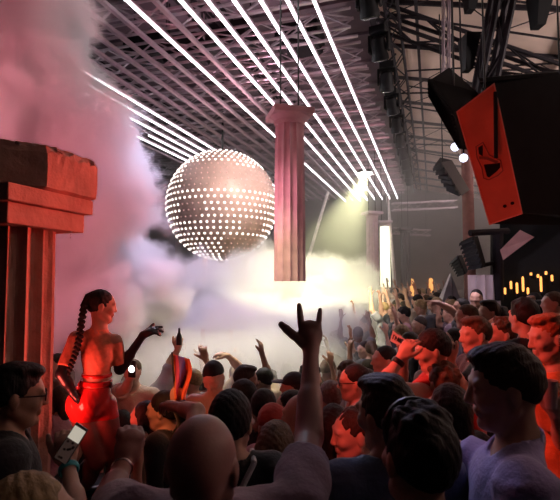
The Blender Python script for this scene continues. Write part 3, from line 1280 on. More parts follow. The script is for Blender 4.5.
def hanging_pillar(px, ytop, ybot, d, wpx, m, label, rz, glow=None):
    top = P(px, ytop, d)
    s = d / FPX
    H = (ybot - ytop) * s
    r = wpx * s / 2
    t = empty('hanging_pillar', (top.x, top.y, top.z - H), rz, label, 'pillar', 'pillars hung from the roof', 'thing')
    fluted(MB(), r * 1.02, r * .93, 0, H * .93, 14).build('shaft', m if glow is None else glow, t)
    b = MB()
    b.lathe([(r * .95, H * .915), (r * 1.0, H * .93), (r * .97, H * .94), (r * 1.25, H * .965)], 28)
    b.box((0, 0, H * .982), (r * 2.62, r * 2.62, H * .036))
    b.build('capital', m, t, bevel=.012)
    for sx_ in (-1, 1):
        MB().tube((sx_ * r * .6, 0, H), (sx_ * r * .6, 0, (TZ + .3 if d < 20 else RZ) - top.z + H), .012, n=6).build('hanging_cable', M_CABLE, t)
    return t


hanging_pillar(289.5, 112, 281, 7.0, 31, M_PLASTER, 'large pink fluted pillar hanging in mid-air beside the glowing ball', YAW + R(14))
hanging_pillar(372, 212, 288, 16.0, 12.5, M_PLASTW, 'small pale mauve fluted pillar hanging in the haze beside the lit one', YAW + R(20))
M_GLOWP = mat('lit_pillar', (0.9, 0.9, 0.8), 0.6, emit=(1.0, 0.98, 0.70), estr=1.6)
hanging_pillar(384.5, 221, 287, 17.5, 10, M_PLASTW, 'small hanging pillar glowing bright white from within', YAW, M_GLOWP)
hanging_pillar(405, 228, 286, 23, 10, M_DARKWALL, 'dim grey hanging pillar far back in the haze behind the lit one', YAW)

# white poles
for (a, b_, lab) in (((387.5, 196), (396, 300), 'tall pale pole standing behind the glowing pillar'), ((328, 192), (307, 262), 'pale pole leaning in the haze right of the pink pillar')):
    pa = P(a[0], a[1], 18)
    pb = P(b_[0], b_[1], 17)
    k = (pb.z - floor_z(pb)) / (pa.z - pb.z)
    pb2 = pb + (pb - pa) * k
    t = empty('banner_pole', pb2)
    MB().tube((0, 0, 0), pa - pb2, .07, .055, n=10).build('pole', mat('pale_pole', (0.7, 0.66, 0.66), 0.5), t)
    MB().box((0, 0, .02), (.6, .6, .04)).build('base_plate', M_BLACK, t)
    tag(t, lab, 'pole')


# ---------------------------------------------------------------- big stone pillar in the left foreground
BPD = 2.7
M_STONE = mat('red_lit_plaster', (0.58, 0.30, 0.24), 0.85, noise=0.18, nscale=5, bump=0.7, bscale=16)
M_BROKEN = mat('broken_plaster', (0.55, 0.36, 0.32), 0.95, noise=0.25, nscale=25, bump=1.0, bscale=50)
sp = BPD / FPX
axp = P(8.3, 281, BPD)
AX = Vector((axp.x, axp.y, 0))
bp = empty('stone_pillar', AX, 0, 'massive fluted plaster pillar with broken capital at the left edge', 'pillar', None, 'thing')


def zpx(py):
    return EYE.z - (py - 281) * sp




def zq(py, d=2.88):
    return EYE.z + (281 - py) / FPX * d


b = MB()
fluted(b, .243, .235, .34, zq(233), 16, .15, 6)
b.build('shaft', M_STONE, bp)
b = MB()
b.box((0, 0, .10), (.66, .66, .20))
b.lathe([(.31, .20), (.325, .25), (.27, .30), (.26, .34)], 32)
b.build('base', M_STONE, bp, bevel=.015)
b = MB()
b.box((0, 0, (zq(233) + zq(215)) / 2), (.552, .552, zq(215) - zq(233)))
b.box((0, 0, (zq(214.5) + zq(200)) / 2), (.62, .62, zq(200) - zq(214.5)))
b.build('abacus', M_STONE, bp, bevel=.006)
# thick top slab: underside flares out, near corner sheared off, upper edge crumbled
rnd = random.Random(3)
foot = [(.335, -.09), (.340, .30), (.31, .335), (-.34, .335), (-.62, .10), (-.62, -.62), (-.16, -.62)]
foot = [(.335, -.09), (.340, .30), (.31, .335), (-.34, .335), (-.46, .10), (-.46, -.48), (-.07, -.48)]


def ring(k, z, jit, jz=None):
    jz = jit if jz is None else jz
    pts = []
    n = len(foot)
    for c in range(n):
        a, e = Vector(foot[c]), Vector(foot[(c + 1) % n])
        m_ = 12
        for i in range(m_):
            p = a.lerp(e, i / m_) * k
            pts.append((p.x * (1 + rnd.uniform(-jit, jit)), p.y * (1 + rnd.uniform(-jit, jit)), z + rnd.uniform(-jz, jz)))
    return pts


zz0, zz1, zz2 = zq(201), zq(196), zq(173)
zz2 = zq(163)
rings = [ring(.86, zz0 - .004, 0), ring(.90, zz0 + .006, 0), ring(.99, zz1 - .01, .003), ring(1.0, zz1 + .01, .004), ring(1.005, (zz1 + zz2) / 2, .006), ring(1.0, zz2 - .022, .012), ring(.965, zz2 - .002, .03, .012),
         ring(.92, zz2 + .016, .04, .012), ring(.84, zz2 + .03, .04, .01)]
vs = [p for r_ in rings for p in r_]
N = len(rings[0])
fs = [tuple(range(N - 1, -1, -1)), tuple(range((len(rings) - 1) * N, len(rings) * N))]
for k in range(len(rings) - 1):
    fs += [(k * N + i, k * N + (i + 1) % N, (k + 1) * N + (i + 1) % N, (k + 1) * N + i) for i in range(N)]
MB().add(vs, fs).build('cornice', M_STONE, bp)
n = len(foot)
for c in range(n):
    a, e = Vector(foot[c]), Vector(foot[(c + 1) % n])
    for j in range(3):
        p = a.lerp(e, rnd.random()) * rnd.uniform(.88, .97)
        s = rnd.uniform(.012, .022)
        q = Matrix.Rotation(rnd.uniform(0, 3), 3, Vector((rnd.random(), rnd.random(), rnd.random() + .1)).normalized())
        MB().box((p.x, p.y, zz2 + rnd.uniform(.004, .016)), (s * 2, s * 1.5, s * 1.2), q).build('loose_chip', M_BROKEN, bp)
q = P(71, 236, 2.80) - Vector((AX.x, AX.y, 0))
MB().tube(q + Vector((0, 0, .04)), q - Vector((0, 0, .02)), .004, n=6).build('nail', M_METAL, bp)

# podium under the dancer
dpos = P(95, 400, 3.4)
dfl = floor_z(dpos)
PODZ = .46
t = empty('podium', (dpos.x, dpos.y + .1, dfl), YAW, 'low black podium under the dancer', 'podium')
MB().box((0, 0, (PODZ - dfl) / 2), (1.0, .9, PODZ - dfl)).build('box', M_BLACK, t, bevel=.02)
MB().box((0, 0, PODZ - dfl - .02), (1.06, .96, .03)).build('top_edge', M_TRUSSD, t)

# ---------------------------------------------------------------- loudspeakers on the right
M_REDPLY = mat('red_painted_plywood', (0.62, 0.14, 0.07), 0.45, noise=0.14, nscale=5, bump=0.15, bscale=20)
M_SPKB = mat('speaker_black', (0.010, 0.010, 0.011), 0.75, noise=0.2, spec=0.15)
sp_top = [P(458, 112, 4.25), P(495, 84, 4.0), P(640, 60, 4.3), P(600, 100, 4.9)]
sp_bot = [P(490.5, 224, 4.25), P(523, 213, 4.0), P(650, 222, 4.3), P(620, 226, 4.9)]
cen = sum(sp_bot, Vector()) / 4
spk = empty('loudspeaker', cen, 0, 'big hanging loudspeaker cabinet with red side panel and horn emblem', 'loudspeaker')
_n = (sp_top[1] - sp_top[0]).cross(sp_bot[0] - sp_top[0]).normalized()
_r = (sp_bot[1] - EYE).normalized()
sp_bot[1] = EYE + _r * ((sp_top[0] - EYE).dot(_n) / _r.dot(_n))
tl, tr, bl, br = sp_top[0] - cen, sp_top[1] - cen, sp_bot[0] - cen, sp_bot[1] - cen
nrm = (tr - tl).cross(bl - tl).normalized()
if nrm.dot(CF) > 0:
    nrm = -nrm
ins = [p - cen for p in sp_bot], [p - cen for p in sp_top]
off = nrm * .02
b = MB()
b.hexa(ins[0], ins[1])
b.build('cabinet', M_SPKB, spk)
b = MB()
b.hexa([bl, br, br + off, bl + off], [tl, tr, tr + off, tl + off])
side = b.build('side_panel', M_REDPLY, spk, bevel=.004)


def onp(u, v, lift=.022):
    return tl.lerp(tr, u).lerp(bl.lerp(br, u), v) + nrm * lift


def strip(b, pts, w_, lift0, lift1, closed=False):
    m = len(pts)
    for i in range(m if closed else m - 1):
        a = Vector((pts[i][0] * .39, pts[i][1] * 1.03))
        c = Vector((pts[(i + 1) % m][0] * .39, pts[(i + 1) % m][1] * 1.03))
        dd = (c - a).normalized() if (c - a).length > 1e-6 else Vector((1, 0))
        nn_ = Vector((-dd.y, dd.x)) * w_ / 2
        a2 = a - dd * w_ * .3
        c2 = c + dd * w_ * .3
        q = [a2 - nn_, c2 - nn_, c2 + nn_, a2 + nn_]
        f = lambda p, l: onp(p.x / .39, p.y / 1.03, l)
        b.hexa([f(p, lift0) for p in q], [f(p, lift1) for p in q])


# pixel positions (in the panel) of the emblem turned to panel coordinates
def uv(px, py):
    best = None
    for iu in range(0, 41):
        for iv in range(0, 61):
            pt = onp(iu / 40, iv / 60) + cen - EYE
            z = pt.dot(CF)
            x = 280 + FPX * pt.dot(CR) / z
            y_ = 250 - FPX * pt.dot(CU) / z
            e = (x - px) ** 2 + (y_ - py) ** 2
            if best is None or e < best[0]:
                best = (e, iu / 40, iv / 60)
    return best[1:]


b = MB()
strip(b, [uv(*p) for p in ((476, 147), (483, 143), (489, 155), (500, 160), (503, 170), (499, 176), (489, 180), (484, 178), (482, 168), (477, 158))], .007, .018, .028, True)
b.build('emblem_outline', mat('dark_red_paint', (.22, .05, .03), .5), side)


def poly(b, pts, l0, l1):
    n = len(pts)
    vs = [onp(*uv(*p), l0) for p in pts] + [onp(*uv(*p), l1) for p in pts]
    b.add(vs, [tuple(range(n)), tuple(range(2 * n - 1, n - 1, -1))] + [(i, n + i, n + (i + 1) % n, (i + 1) % n) for i in range(n)])


b = MB()
poly(b, [(478, 148), (482, 144.5), (483.5, 150), (482.5, 157), (479, 154)], .019, .0245)
b.build('emblem_mark', M_SPKB, side)
b = MB()
poly(b, [(484.5, 165), (500.5, 163), (501, 168), (496, 171), (489, 177), (486.5, 176)], .019, .0245)
b.build('emblem_mark', M_SPKB, side)
b = MB()
strip(b, [uv(*p) for p in ((480.5, 158), (487, 158.5), (497, 162.5))], .02, .02, .032)
b.build('emblem_bar', mat('dark_red_paint', (.22, .05, .03), .5), side)
for p in ((504.5, 206), (512.5, 203.5)):
    c0 = onp(*uv(*p), .02)
    MB().tube(c0, c0 + nrm * .012, .014, n=14).build('knob', M_SPKB, side)
b = MB()
strip(b, [(0, 0), (1, 0), (1, 1), (0, 1)], .012, .0195, .025, True)
b.build('edge_trim', mat('red_edge', (0.75, 0.28, 0.2), 0.5), side)
# strap lying over the panel
b = MB()
b.tube(P(495.5, 92, 3.96) - cen, P(496, 158, 3.97) - cen, .016, n=8)
b.build('strap', M_SPKB, spk)
# hanging hardware
for (px, py, d) in ((485, 95, 4.3), (560, 76, 4.4)):
    a = P(px, py, d) - cen
    MB().tube(a, Vector((a.x, a.y, 4.9)), .009, n=8).build('hanging_cable', M_CABLE, spk)

# black cabinets stacked behind / above the red one
def cab(name, bot, top, label, m=M_SPKB, louvres=None, cable_to=None):
    cen = sum(bot, Vector()) / 4
    t = empty(name, cen, 0, label, 'loudspeaker')
    B_ = [p - cen for p in bot]
    T_ = [p - cen for p in top]
    MB().hexa(B_, T_).build('cabinet', m, t, bevel=.01)
    # grille bars on the first face (0-1)
    n = louvres or 8
    for k in range(n):
        t0, t1 = (k + .2) / n, (k + .8) / n
        o = ((B_[1] - B_[0]).cross(T_[0] - B_[0])).normalized()
        if o.dot(B_[0] - B_[3]) < 0:
            o = -o
        p = [B_[0].lerp(T_[0], t0), B_[1].lerp(T_[1], t0), B_[1].lerp(T_[1], t1), B_[0].lerp(T_[0], t1)]
        MB().hexa([p[0], p[1], p[1] + o * .05, p[0] + o * .05], [p[3], p[2], p[2] + o * .02, p[3] + o * .02]).build('louvre', m, t)
    if cable_to:
        c0 = (T_[0] + T_[2]) / 2
        MB().tube(c0, Vector((c0.x, c0.y, cable_to - cen.z)), .010, n=8).build('hanging_cable', M_CABLE, t)
    return t


M_SPKG = mat('speaker_charcoal', (0.03, 0.03, 0.035), 0.6, noise=0.2)
cab('curved_loudspeaker', [P(431, 96, 5.4), P(462, 150, 5.0), P(488, 150, 5.3), P(470, 110, 5.9)], [P(430.5, 79, 5.4), P(453, 112, 5.0), P(478, 92, 5.3), P(449, 67, 5.9)],
    'black curved loudspeaker with louvred front hanging above the red panel', M_SPKB, 9, 6.5)
cab('hanging_loudspeaker', [P(449, 190, 8.0), P(462, 196, 7.8), P(470, 190, 8.2), P(458, 180, 8.4)], [P(433, 167, 8.0), P(441, 162, 7.8), P(452, 160, 8.2), P(440, 157, 8.4)],
    'grey-black slim loudspeaker hanging in the haze left of the red panel', M_SPKG, 6, 6.6)
cab('monitor_loudspeaker', [P(470, 270, 6.6), P(483, 268, 6.4), P(486, 264, 6.9), P(473, 268, 7.0)], [P(460, 242, 6.6), P(473, 236, 6.4), P(478, 236, 6.9), P(464, 240, 7.0)],
    'small black loudspeaker tilted on a bracket under the red panel', M_SPKB, 7)
cab('rear_loudspeaker', [P(459, 276, 8.6), P(466, 274, 8.4), P(468, 271, 8.9), P(461, 274, 9.0)], [P(450, 262, 8.6), P(458, 255, 8.4), P(462, 255, 8.9), P(454, 260, 9.0)],
    'small grey loudspeaker in the haze behind the tilted black one', M_SPKG, 6)
# dark cabinets above and behind the red one: the stack towards the picture edge
cab('stacked_loudspeaker', [P(486, 100, 5.2), P(640, 90, 4.9), P(660, 90, 6.0), P(500, 100, 6.2)], [P(478, 78, 5.2), P(640, 66, 4.9), P(660, 60, 6.0), P(490, 80, 6.2)],
    'flat black loudspeaker frame above the red-sided cabinet', M_SPKB, 4, 6.0)
a = P(500, 92, 5.05)

# dark balcony block on the right behind the speakers, pinkish column and white drum
b = MB()
b.hexa([P(500, 330, 7.4), P(660, 330, 6.0), P(760, 330, 9.0), P(512, 330, 11)], [P(500, 232, 7.4), P(660, 232, 6.0), P(760, 200, 9.0), P(512, 232, 11)])
for v in b.v[:4]:
    v.z = floor_z(v)
for v in b.v[4:]:
    v.z = 3.0
structure(b.build('wall_balcony', M_BLACK))
M_PINKW = mat('pink_plaster', (0.55, 0.30, 0.28), 0.8, noise=0.15, nscale=4)
t = empty('round_column', (P(470, 281, 11).x, P(470, 281, 11).y, floor_z(P(470, 281, 11))), 0, 'pinkish round column rising behind the hanging speakers', 'column', None, 'thing')
MB().lathe([(.2, 0), (.2, .3), (.135, .34), (.125, 6.2), (.16, 6.3), (.16, 6.4)], 24).build('shaft', mat('brown_pink_plaster', (.26, .12, .11), .8), t, smooth=True)
q = P(484, 296, 7.0)
t = empty('fluted_drum', (q.x, q.y, floor_z(q)), 0, 'white fluted column stump standing behind the crowd below the speaker', 'column', None, 'thing')
fluted(MB(), .215, .215, 0, P(484, 275, 7.0).z - floor_z(q), 12, .16).build('shaft', M_PLASTW, t)
MB().lathe([(.2, 0), (.27, 0), (.27, .12), (.22, .16)], 24).build('base', M_PLASTW, t)
# slanting pale beam and bracket under the loudspeaker
b = MB()
b.hexa([P(500, 250, 6.75), P(503, 260, 6.75), P(503.5, 260, 6.9), P(500.5, 250, 6.9)], [P(520, 230, 6.4), P(534, 237, 6.4), P(534.5, 237, 6.5), P(520.5, 230, 6.5)])
tag(b.build('slanting_brace', M_PINKW), 'pale slanting brace below the red-sided loudspeaker', 'brace')
b = MB()
b.tube(P(470, 233, 6.7), P(508, 231, 6.9), .045, n=8)
b.tube(P(497, 231, 6.9), P(497, 300, 6.9), .09, n=12)
b.tube(P(472, 268, 6.7), P(497, 262, 6.9), .03, n=8)
tag(b.build('speaker_bracket', M_TRUSSD), 'dark upright bracket arm holding the small tilted loudspeaker', 'bracket')

# amber lamps along the far walls, each on a little bracket
def lantern(q, h, label, group, r, back):
    t = empty('amber_lamp', q, 0, label, 'lamp', group)
    MB().lathe([(r * .6, -h / 2), (r, -h / 2 + h * .1), (r, h / 2 - h * .1), (r * .5, h / 2)], 10).build('glass_tube', M_AMBER, t, smooth=True)
    b = MB().lathe([(r * 1.3, -h / 2 - .05), (r * 1.3, -h / 2)], 10)
    b.build('base_cap', M_TRUSSD, t)
    MB().tube((0, 0, -h / 2 - .03), back - q + Vector((0, 0, -h / 2 - .03)), min(r * .5, .03), n=6).build('wall_bracket', M_TRUSSD, t)
    return t


def bal(px, py):
    a_, b_ = P(500, 281, 7.4), P(660, 281, 6.0)
    best = None
    for i in range(400):
        d = 5.5 + i * .006
        q = P(px, py, d)
        e = (b_ - a_).cross(Vector((0, 0, 1))).normalized().dot(q - a_)
        if best is None or abs(e) < best[0]:
            best = (abs(e), d)
    return best[1]


for px, py, h in ((505, 291, .10), (511, 285, .12), (517, 288, .16), (523, 284, .22), (528, 291, .10), (538, 276, .05), (541, 284, .22), (546, 273, .05), (552, 278, .09), (531, 274, .04)):
    d = bal(px, py)
    lantern(P(px, py, d - .16), h, 'small amber lamp glowing on the dark balcony behind the crowd', 'amber lamps on the dark balcony', .016, P(px, py, d + .02))


def onwall(px, py, y):
    r = CF + CR * ((px - 280) / FPX) - CU * ((py - 250) / FPX)
    return EYE + r * (y / r.y)


for px, py, h, r in ((358, 290, 1.1, .13), (380, 291, .8, .12), (412, 288, 1.2, .13), (431, 286, 1.0, .13), (398, 293, .6, .12)):
    lantern(onwall(px, py, 32.6), h, 'hazy amber lamp on the far wall under the hanging pillars', 'amber lamps on the far wall', r, onwall(px, py, 32.99))
for (px, py, h), nm in (((151, 167, 1.0), 'nearest the smoke'), ((158, 172, .9), 'between its two neighbours'), ((165, 176, .9), 'nearest the ball')):
    r_ = CF + CR * ((px - 280) / FPX) - CU * ((py - 250) / FPX)
    q_ = EYE + r_ * min(-18.7 / r_.x, 32.6 / r_.y)
    b_ = EYE + r_ * min(-19.02 / r_.x, 33.02 / r_.y)
    lantern(q_, h, 'amber lamp in the dark left of the ball, ' + nm, 'amber lamps left of the ball', .16, b_)
lantern(onwall(205, 272, 32.6), 2.2, 'tall amber lamp seen in the gap beneath the ball', 'amber lamps beneath the ball', .2, onwall(205, 272, 32.99))
lantern(onwall(214, 281, 32.6), 1.4, 'shorter amber lamp in the gap beneath the ball', 'amber lamps beneath the ball', .2, onwall(214, 281, 32.99))

# bright beam lamp at the end of the tubes
q = P(365, 172, 19)
t = empty('beam_light', q, 0, 'blazing white stage lamp at the far end of the tubes throwing a beam', 'stage light')
MB().lathe([(.05, .3), (.22, .22), (.26, 0), (.26, -.05)], 20).build('housing', M_BLACK, t, smooth=True)
MB().lathe([(.27, -.06), (.20, -.13), (.02, -.16)], 20).build('lens', mat('beam_lens', (1, 1, .9), 0.3, emit=(1.0, .98, .8), estr=60), t, smooth=True)
MB().tube((0, 0, .28), (0, 0, TZ + .2 - q.z), .03, n=8).build('hanger', M_CABLE, t)
for (px, py), lab in (((463.5, 158), 'small round white spotlight peeping out left of the red loudspeaker'), ((455, 147), 'upper small white spotlight under the curved black loudspeaker')):
  q = P(px, py, 6.4)
  t = empty('small_spotlight', q, 0, lab, 'stage light')
  MB().lathe([(.03, .1), (.055, .06), (.06, -.01)], 16, M=Matrix.Rotation(R(-75), 3, 'X')).build('housing', M_BLACK, t)
  MB().lathe([(.055, -.012), (.01, -.02)], 16, M=Matrix.Rotation(R(-75), 3, 'X')).build('lens', mat('small_lens', (.9, .9, 1), 0.3, emit=(.75, .78, 1.0), estr=3), t)
  MB().tube((0, 0, .05), (0, 0, slope_z(q.x) - q.z), .012, n=6).build('hanger', M_TRUSSD, t)

# far hazy box trusses low in the background
truss('far_truss', P(392, 207, 24), P(456, 204, 24), .35, .5, M_TRUSS, 'horizontal truss deep in the haze right of the pole', 'truss', r=.035)
for px, py, d in ((400, 207, 24), (450, 204, 24), (398, 231, 27), (426, 233, 27)):
    q = P(px, py, d)
    tag(MB().tube(q, Vector((q.x, q.y, slope_z(max(q.x, sx0)) if q.x > sx0 else RZ)), .012, n=6).build('hanger_cable', M_CABLE), 'thin cable dropping from the roof to a hazy far truss', 'cable', 'cables of the far trusses')
truss('far_truss', P(392, 231, 27), P(430, 233, 27), .3, .5, M_TRUSS, 'lower horizontal truss deep in the haze behind the glowing pillar', 'truss', r=.035)
# white pennant behind the crowd
a, b1, c1 = P(451, 273, 8.8), P(441, 305, 8.7), P(463, 306, 8.9)
t = MB()
t.add([a, b1, c1, a + CF * .04, b1 + CF * .25, c1 + CF * .25], [(0, 1, 2), (5, 4, 3), (0, 3, 4, 1), (1, 4, 5, 2), (2, 5, 3, 0)])
tp = empty('pennant', (b1.x, b1.y, floor_z(b1)), 0, 'white triangular cloth pennant behind a raised arm', 'pennant')
o = t.build('cloth', CLOTH['white'], tp)
o.location = -tp.location
MB().tube((a.x - tp.location.x, a.y - tp.location.y, a.z - tp.location.z), (a.x - tp.location.x + .1, a.y - tp.location.y, 0), .015, n=6).build('stick', M_METAL, tp)

# ================================================================ PEOPLE NEAR THE CAMERA
M_BALD = None
# 1 bald man with both arms up, making the horns sign
bald, bf = person(203, 407, 1.08, -4, 'bald man seen from behind, arms raised, one hand making the horns sign', hair=('bald', 'black'), skin='dim_red_lit', top=('tee', 'mauve'), build=1.02, head=(-3, 4, 0),
                  arms={'shr': (298, 512, 1.20), 'elr': (309, 436, 1.50), 'wrr': (311, 350, 1.74), 'shl': (128, 520, 1.15), 'ell': (108, 502, 1.36), 'wrl': (124, 463, 1.56)},
                  hands={'r': ('horns', (-.02, 1, .42), (0, -.4, 1)), 'l': ('fist', (.25, 1, .1), (-.6, 0, 1))}, seed=3, hs=1.12, h=.0048, fat=1.32,
                  extras=[ex_cuff('l', 'bracelet', mat('bracelet_silver', (.8, .75, .75), .25, 1.0), .86, .031, .010)])

# 2 profile man in lavender tee
person(503, 342, 1.40, 72, 'tall dark-haired man in profile wearing a lavender t-shirt', hair=('quiff', 'dark brown'), top=('tee', 'lavender'), head=(6, 8, 0), skin='tan',
       arms={'shr': (486, 470, 1.58), 'elr': (448, 449, 1.66), 'wrr': (404, 452, 1.72)}, seed=5, h=.005, vol=.006)
# 3 man in slate shirt
person(386, 372, 1.52, 12, 'dark-haired man seen from behind in a slate-blue t-shirt, head tilted', hair=('quiff', 'dark brown'), top=('tee', 'slate'), head=(20, 4, -6), skin='tan', seed=6, h=.0055, build=1.0)
# 4 dark figure in front
person(418, 401, 1.14, 4, 'dark silhouette of a person with tousled black hair and sunglasses pushed up, in front', hair=('curly', 'black'), top=('tee', 'black'), head=(10, 0, 0), skin='tan', seed=8, vol=.004, h=.005,
       fem=True, extras=[lambda fig, root, h: MB().lathe([(.0805, -.006), (.0835, 0), (.0805, .006)], 28, fig.J['head'] + V3(0, .012, .055), Matrix.Rotation(R(68), 3, 'X')).build('pushed_up_sunglasses', M_GLOSS, root)])
# 5 man in sunglasses on the left
person(18, 361, 1.85, -62, 'dark-haired man with sunglasses and black t-shirt before the stone pillar', hair=('quiff', 'black'), top=('tee', 'black'), head=(0, 6, 0), skin='tan', seed=9, vol=.004,
       extras=[ex_glasses(True)])
# 6 blond woman at the bottom left filming with a phone
person(30, 466, 1.12, -18, 'blond long-haired woman at the bottom edge holding up a phone', fem=True, hair=('long', 'blond'), top=('tank', 'black'), head=(-15, 0, 0), seed=10,
       arms={'shr': (84, 566, 1.16), 'elr': (78, 520, 1.34), 'wrr': (68, 464, 1.50)}, hands={'r': ('grip', (-.15, 1, .1), (-.3, .2, 1))}, h=.006,
       extras=[ex_cuff('r', 'wristband', mat('teal_band', (.05, .4, .45), .5), .9, .027, .022)])
# 7 behind the bald man
person(231, 389, 1.86, 5, 'black-haired person in dark top with pale strap behind the bald man', hair=('short', 'black'), top=('tee', 'black'), skin='tan', seed=11, vol=.012, head=(-12, 6, 0),
       arms={'ell': (196, 412, 2.15), 'wrl': (172, 406, 2.35)},
       extras=[lambda fig, root, h: MB().tube(fig.J['shr'] + V3(-.075, -.062, .048), fig.J['chest'] + V3(-.02, -.122, -.02), .011, n=8).tube(fig.J['shr'] + V3(-.075, -.062, .048), fig.J['shr'] + V3(-.08, .03, .062), .011, n=8).build('bag_strap', CLOTH['white'], root)])
# 8 long brown hair
person(276, 417, 2.05, 0, 'woman with long straight brown hair seen from behind', fem=True, hair=('long', 'brown'), top=('tank', 'black'), seed=12, hs=.9)
# 9 red cap
person(272, 407, 2.75, 20, 'person in a rust-red knitted cap behind the long brown hair', hair=('beanie', 'red'), top=('tee', 'pink'), seed=13, fem=True)
person(264, 386, 2.95, -8, 'man with cropped black hair and broad neck above the red cap', hair=('short', 'black'), top=('tee', 'charcoal'), seed=14, skin='brown')
# 10 tanned man looking down
person(214, 360, 3.7, 165, 'bare-chested man with black cropped hair looking down in the smoke', hair=('fade', 'black'), top=('none', ''), seed=15, head=(0, 28, 8), skin='light', vol=.006)
person(242, 377, 3.2, 60, 'black-haired man with a white headband in front of the pale smoke', hair=('short', 'black'), top=('tank', 'white'), seed=16,
       extras=[lambda fig, root, h: MB().lathe([(.084, -.010), (.0865, 0), (.084, .010)], 24, fig.J['head'] + V3(0, -.006, .03), Matrix.Rotation(R(12), 3, 'X')).build('headband', CLOTH['white'], root)])
person(293, 371, 3.9, 78, 'man in a black baseball cap facing left', hair=('cap', 'black'), top=('tee', 'charcoal'), seed=17, skin='tan')
person(290, 388, 3.05, 82, 'brown-haired man facing left under the black baseball cap', hair=('short', 'dark brown'), top=('tee', 'red'), seed=18)
person(301, 391, 2.5, 60, 'shaven-headed man in pale pink top beside the raised arm', hair=('bald', 'black'), top=('tee', 'pink'), seed=19)
person(330, 378, 3.3, 20, 'grey cropped man with reddened neck right of the raised arm', hair=('short', 'grey'), top=('tank', 'pink'), seed=20)
person(354, 362, 3.15, 86, 'man in glasses and white shirt facing left', hair=('short', 'black'), top=('tee', 'white'), seed=21, extras=[ex_glasses(False)], head=(0, 4, 0))
person(333, 401, 2.35, 5, 'woman with long black hair between the raised arm and the red-lit face', fem=True, hair=('long', 'black'), top=('tank', 'black'), seed=22)
person(354, 404, 2.15, 98, 'young woman with pulled-back hair, red-lit face in profile', fem=True, hair=('bun', 'dark brown'), top=('tee', 'navy'), seed=23, head=(0, 6, 0), h=.006)
person(384, 344, 3.9, 98, 'black-haired man facing left behind the white card', hair=('short', 'black'), top=('tee', 'charcoal'), seed=24, h=.009,
       arms={'ell': (402, 382, 3.75), 'wrl': (405, 357, 3.5)}, hands={'l': ('grip', (-.25, 1, -.1), (0, 0, 1))})
# 14 man wiping face
person(432, 328, 2.85, 84, 'dark-haired man rubbing his face with a raised hand, wristwatch on', hair=('short', 'black'), top=('tank', 'red'), seed=25, head=(0, 12, 0), vol=.01,
       arms={'shl': (418, 395, 2.72), 'ell': (380, 388, 2.66), 'wrl': (401, 358, 2.70)}, hands={'l': ('relax', (.45, .8, 0), (.6, -.3, .6))}, h=.0075,
       extras=[ex_cuff('l', 'wristwatch', M_GLOSS, .86, .034, .03)])
person(442, 361, 2.75, 20, 'person with curly dark red-tinted hair and red top', hair=('curly', 'brown'), top=('tee', 'red'), seed=26)
person(448, 380, 2.2, 15, 'long-haired dark figure behind the lavender t-shirt man', fem=True, hair=('long', 'dark brown'), top=('tee', 'black'), seed=27)
person(475, 315, 3.15, 94, 'short-haired man in red light raising a drink to his mouth', hair=('quiff', 'brown'), top=('tee', 'charcoal'), seed=28, head=(0, 5, 0),
       arms={'shl': (478, 377, 2.98), 'ell': (462, 392, 2.90), 'wrl': (450, 362, 2.92)}, hands={'l': ('grip', (-.3, .9, 0), (.7, 0, .7))}, h=.008)
person(501, 316, 3.5, 88, 'curly-haired man with red-lit face looking left', hair=('curly', 'brown'), top=('tee', 'red'), seed=29, h=.008)
person(523, 294, 3.25, 5, 'tall man with big black hair seen from behind, towering over the crowd', hair=('curly', 'black'), top=('tee', 'black'), seed=30, vol=.012, head=(10, 0, 0))
person(549, 312, 2.45, 78, 'ginger man in an orange vest holding a drink, bathed in red light', hair=('quiff', 'ginger'), top=('tee', 'orange'), seed=31, head=(8, 10, 0), h=.0065,
       arms={'shl': (548, 400, 2.30), 'ell': (565, 442, 2.28), 'wrl': (556, 414, 2.12)}, hands={'l': ('grip', (-.5, .9, 0), (.5, .2, .7))})
person(489, 299, 4.6, 84, 'young man with thick dark hair in profile above the red-lit faces', hair=('quiff', 'dark brown'), top=('tee', 'charcoal'), seed=32)
person(466, 302, 4.5, 70, 'brown-haired man facing left in front of the white pennant', hair=('short', 'brown'), top=('tee', 'navy'), seed=33)
person(476, 288, 6.2, 150, 'dark-haired man facing the camera in front of the white fluted stump', hair=('short', 'black'), top=('tee', 'black'), seed=34)
person(552, 290, 4.7, 80, 'man with brown hair at the right edge beyond the ginger man', hair=('short', 'brown'), top=('tee', 'black'), seed=35)
person(533, 291, 6.0, 30, 'dark-haired man in front of the amber lamps', hair=('short', 'black'), top=('tee', 'charcoal'), seed=36)
person(461, 297, 6.0, 90, 'man pointing left with an outstretched arm before the white pennant', hair=('short', 'black'), top=('tee', 'charcoal'), seed=37,
       arms={'ell': (450, 309, 5.8), 'wrl': (439, 303, 5.8)}, hands={'l': ('point', (-1, .2, 0), (0, -1, 0))})
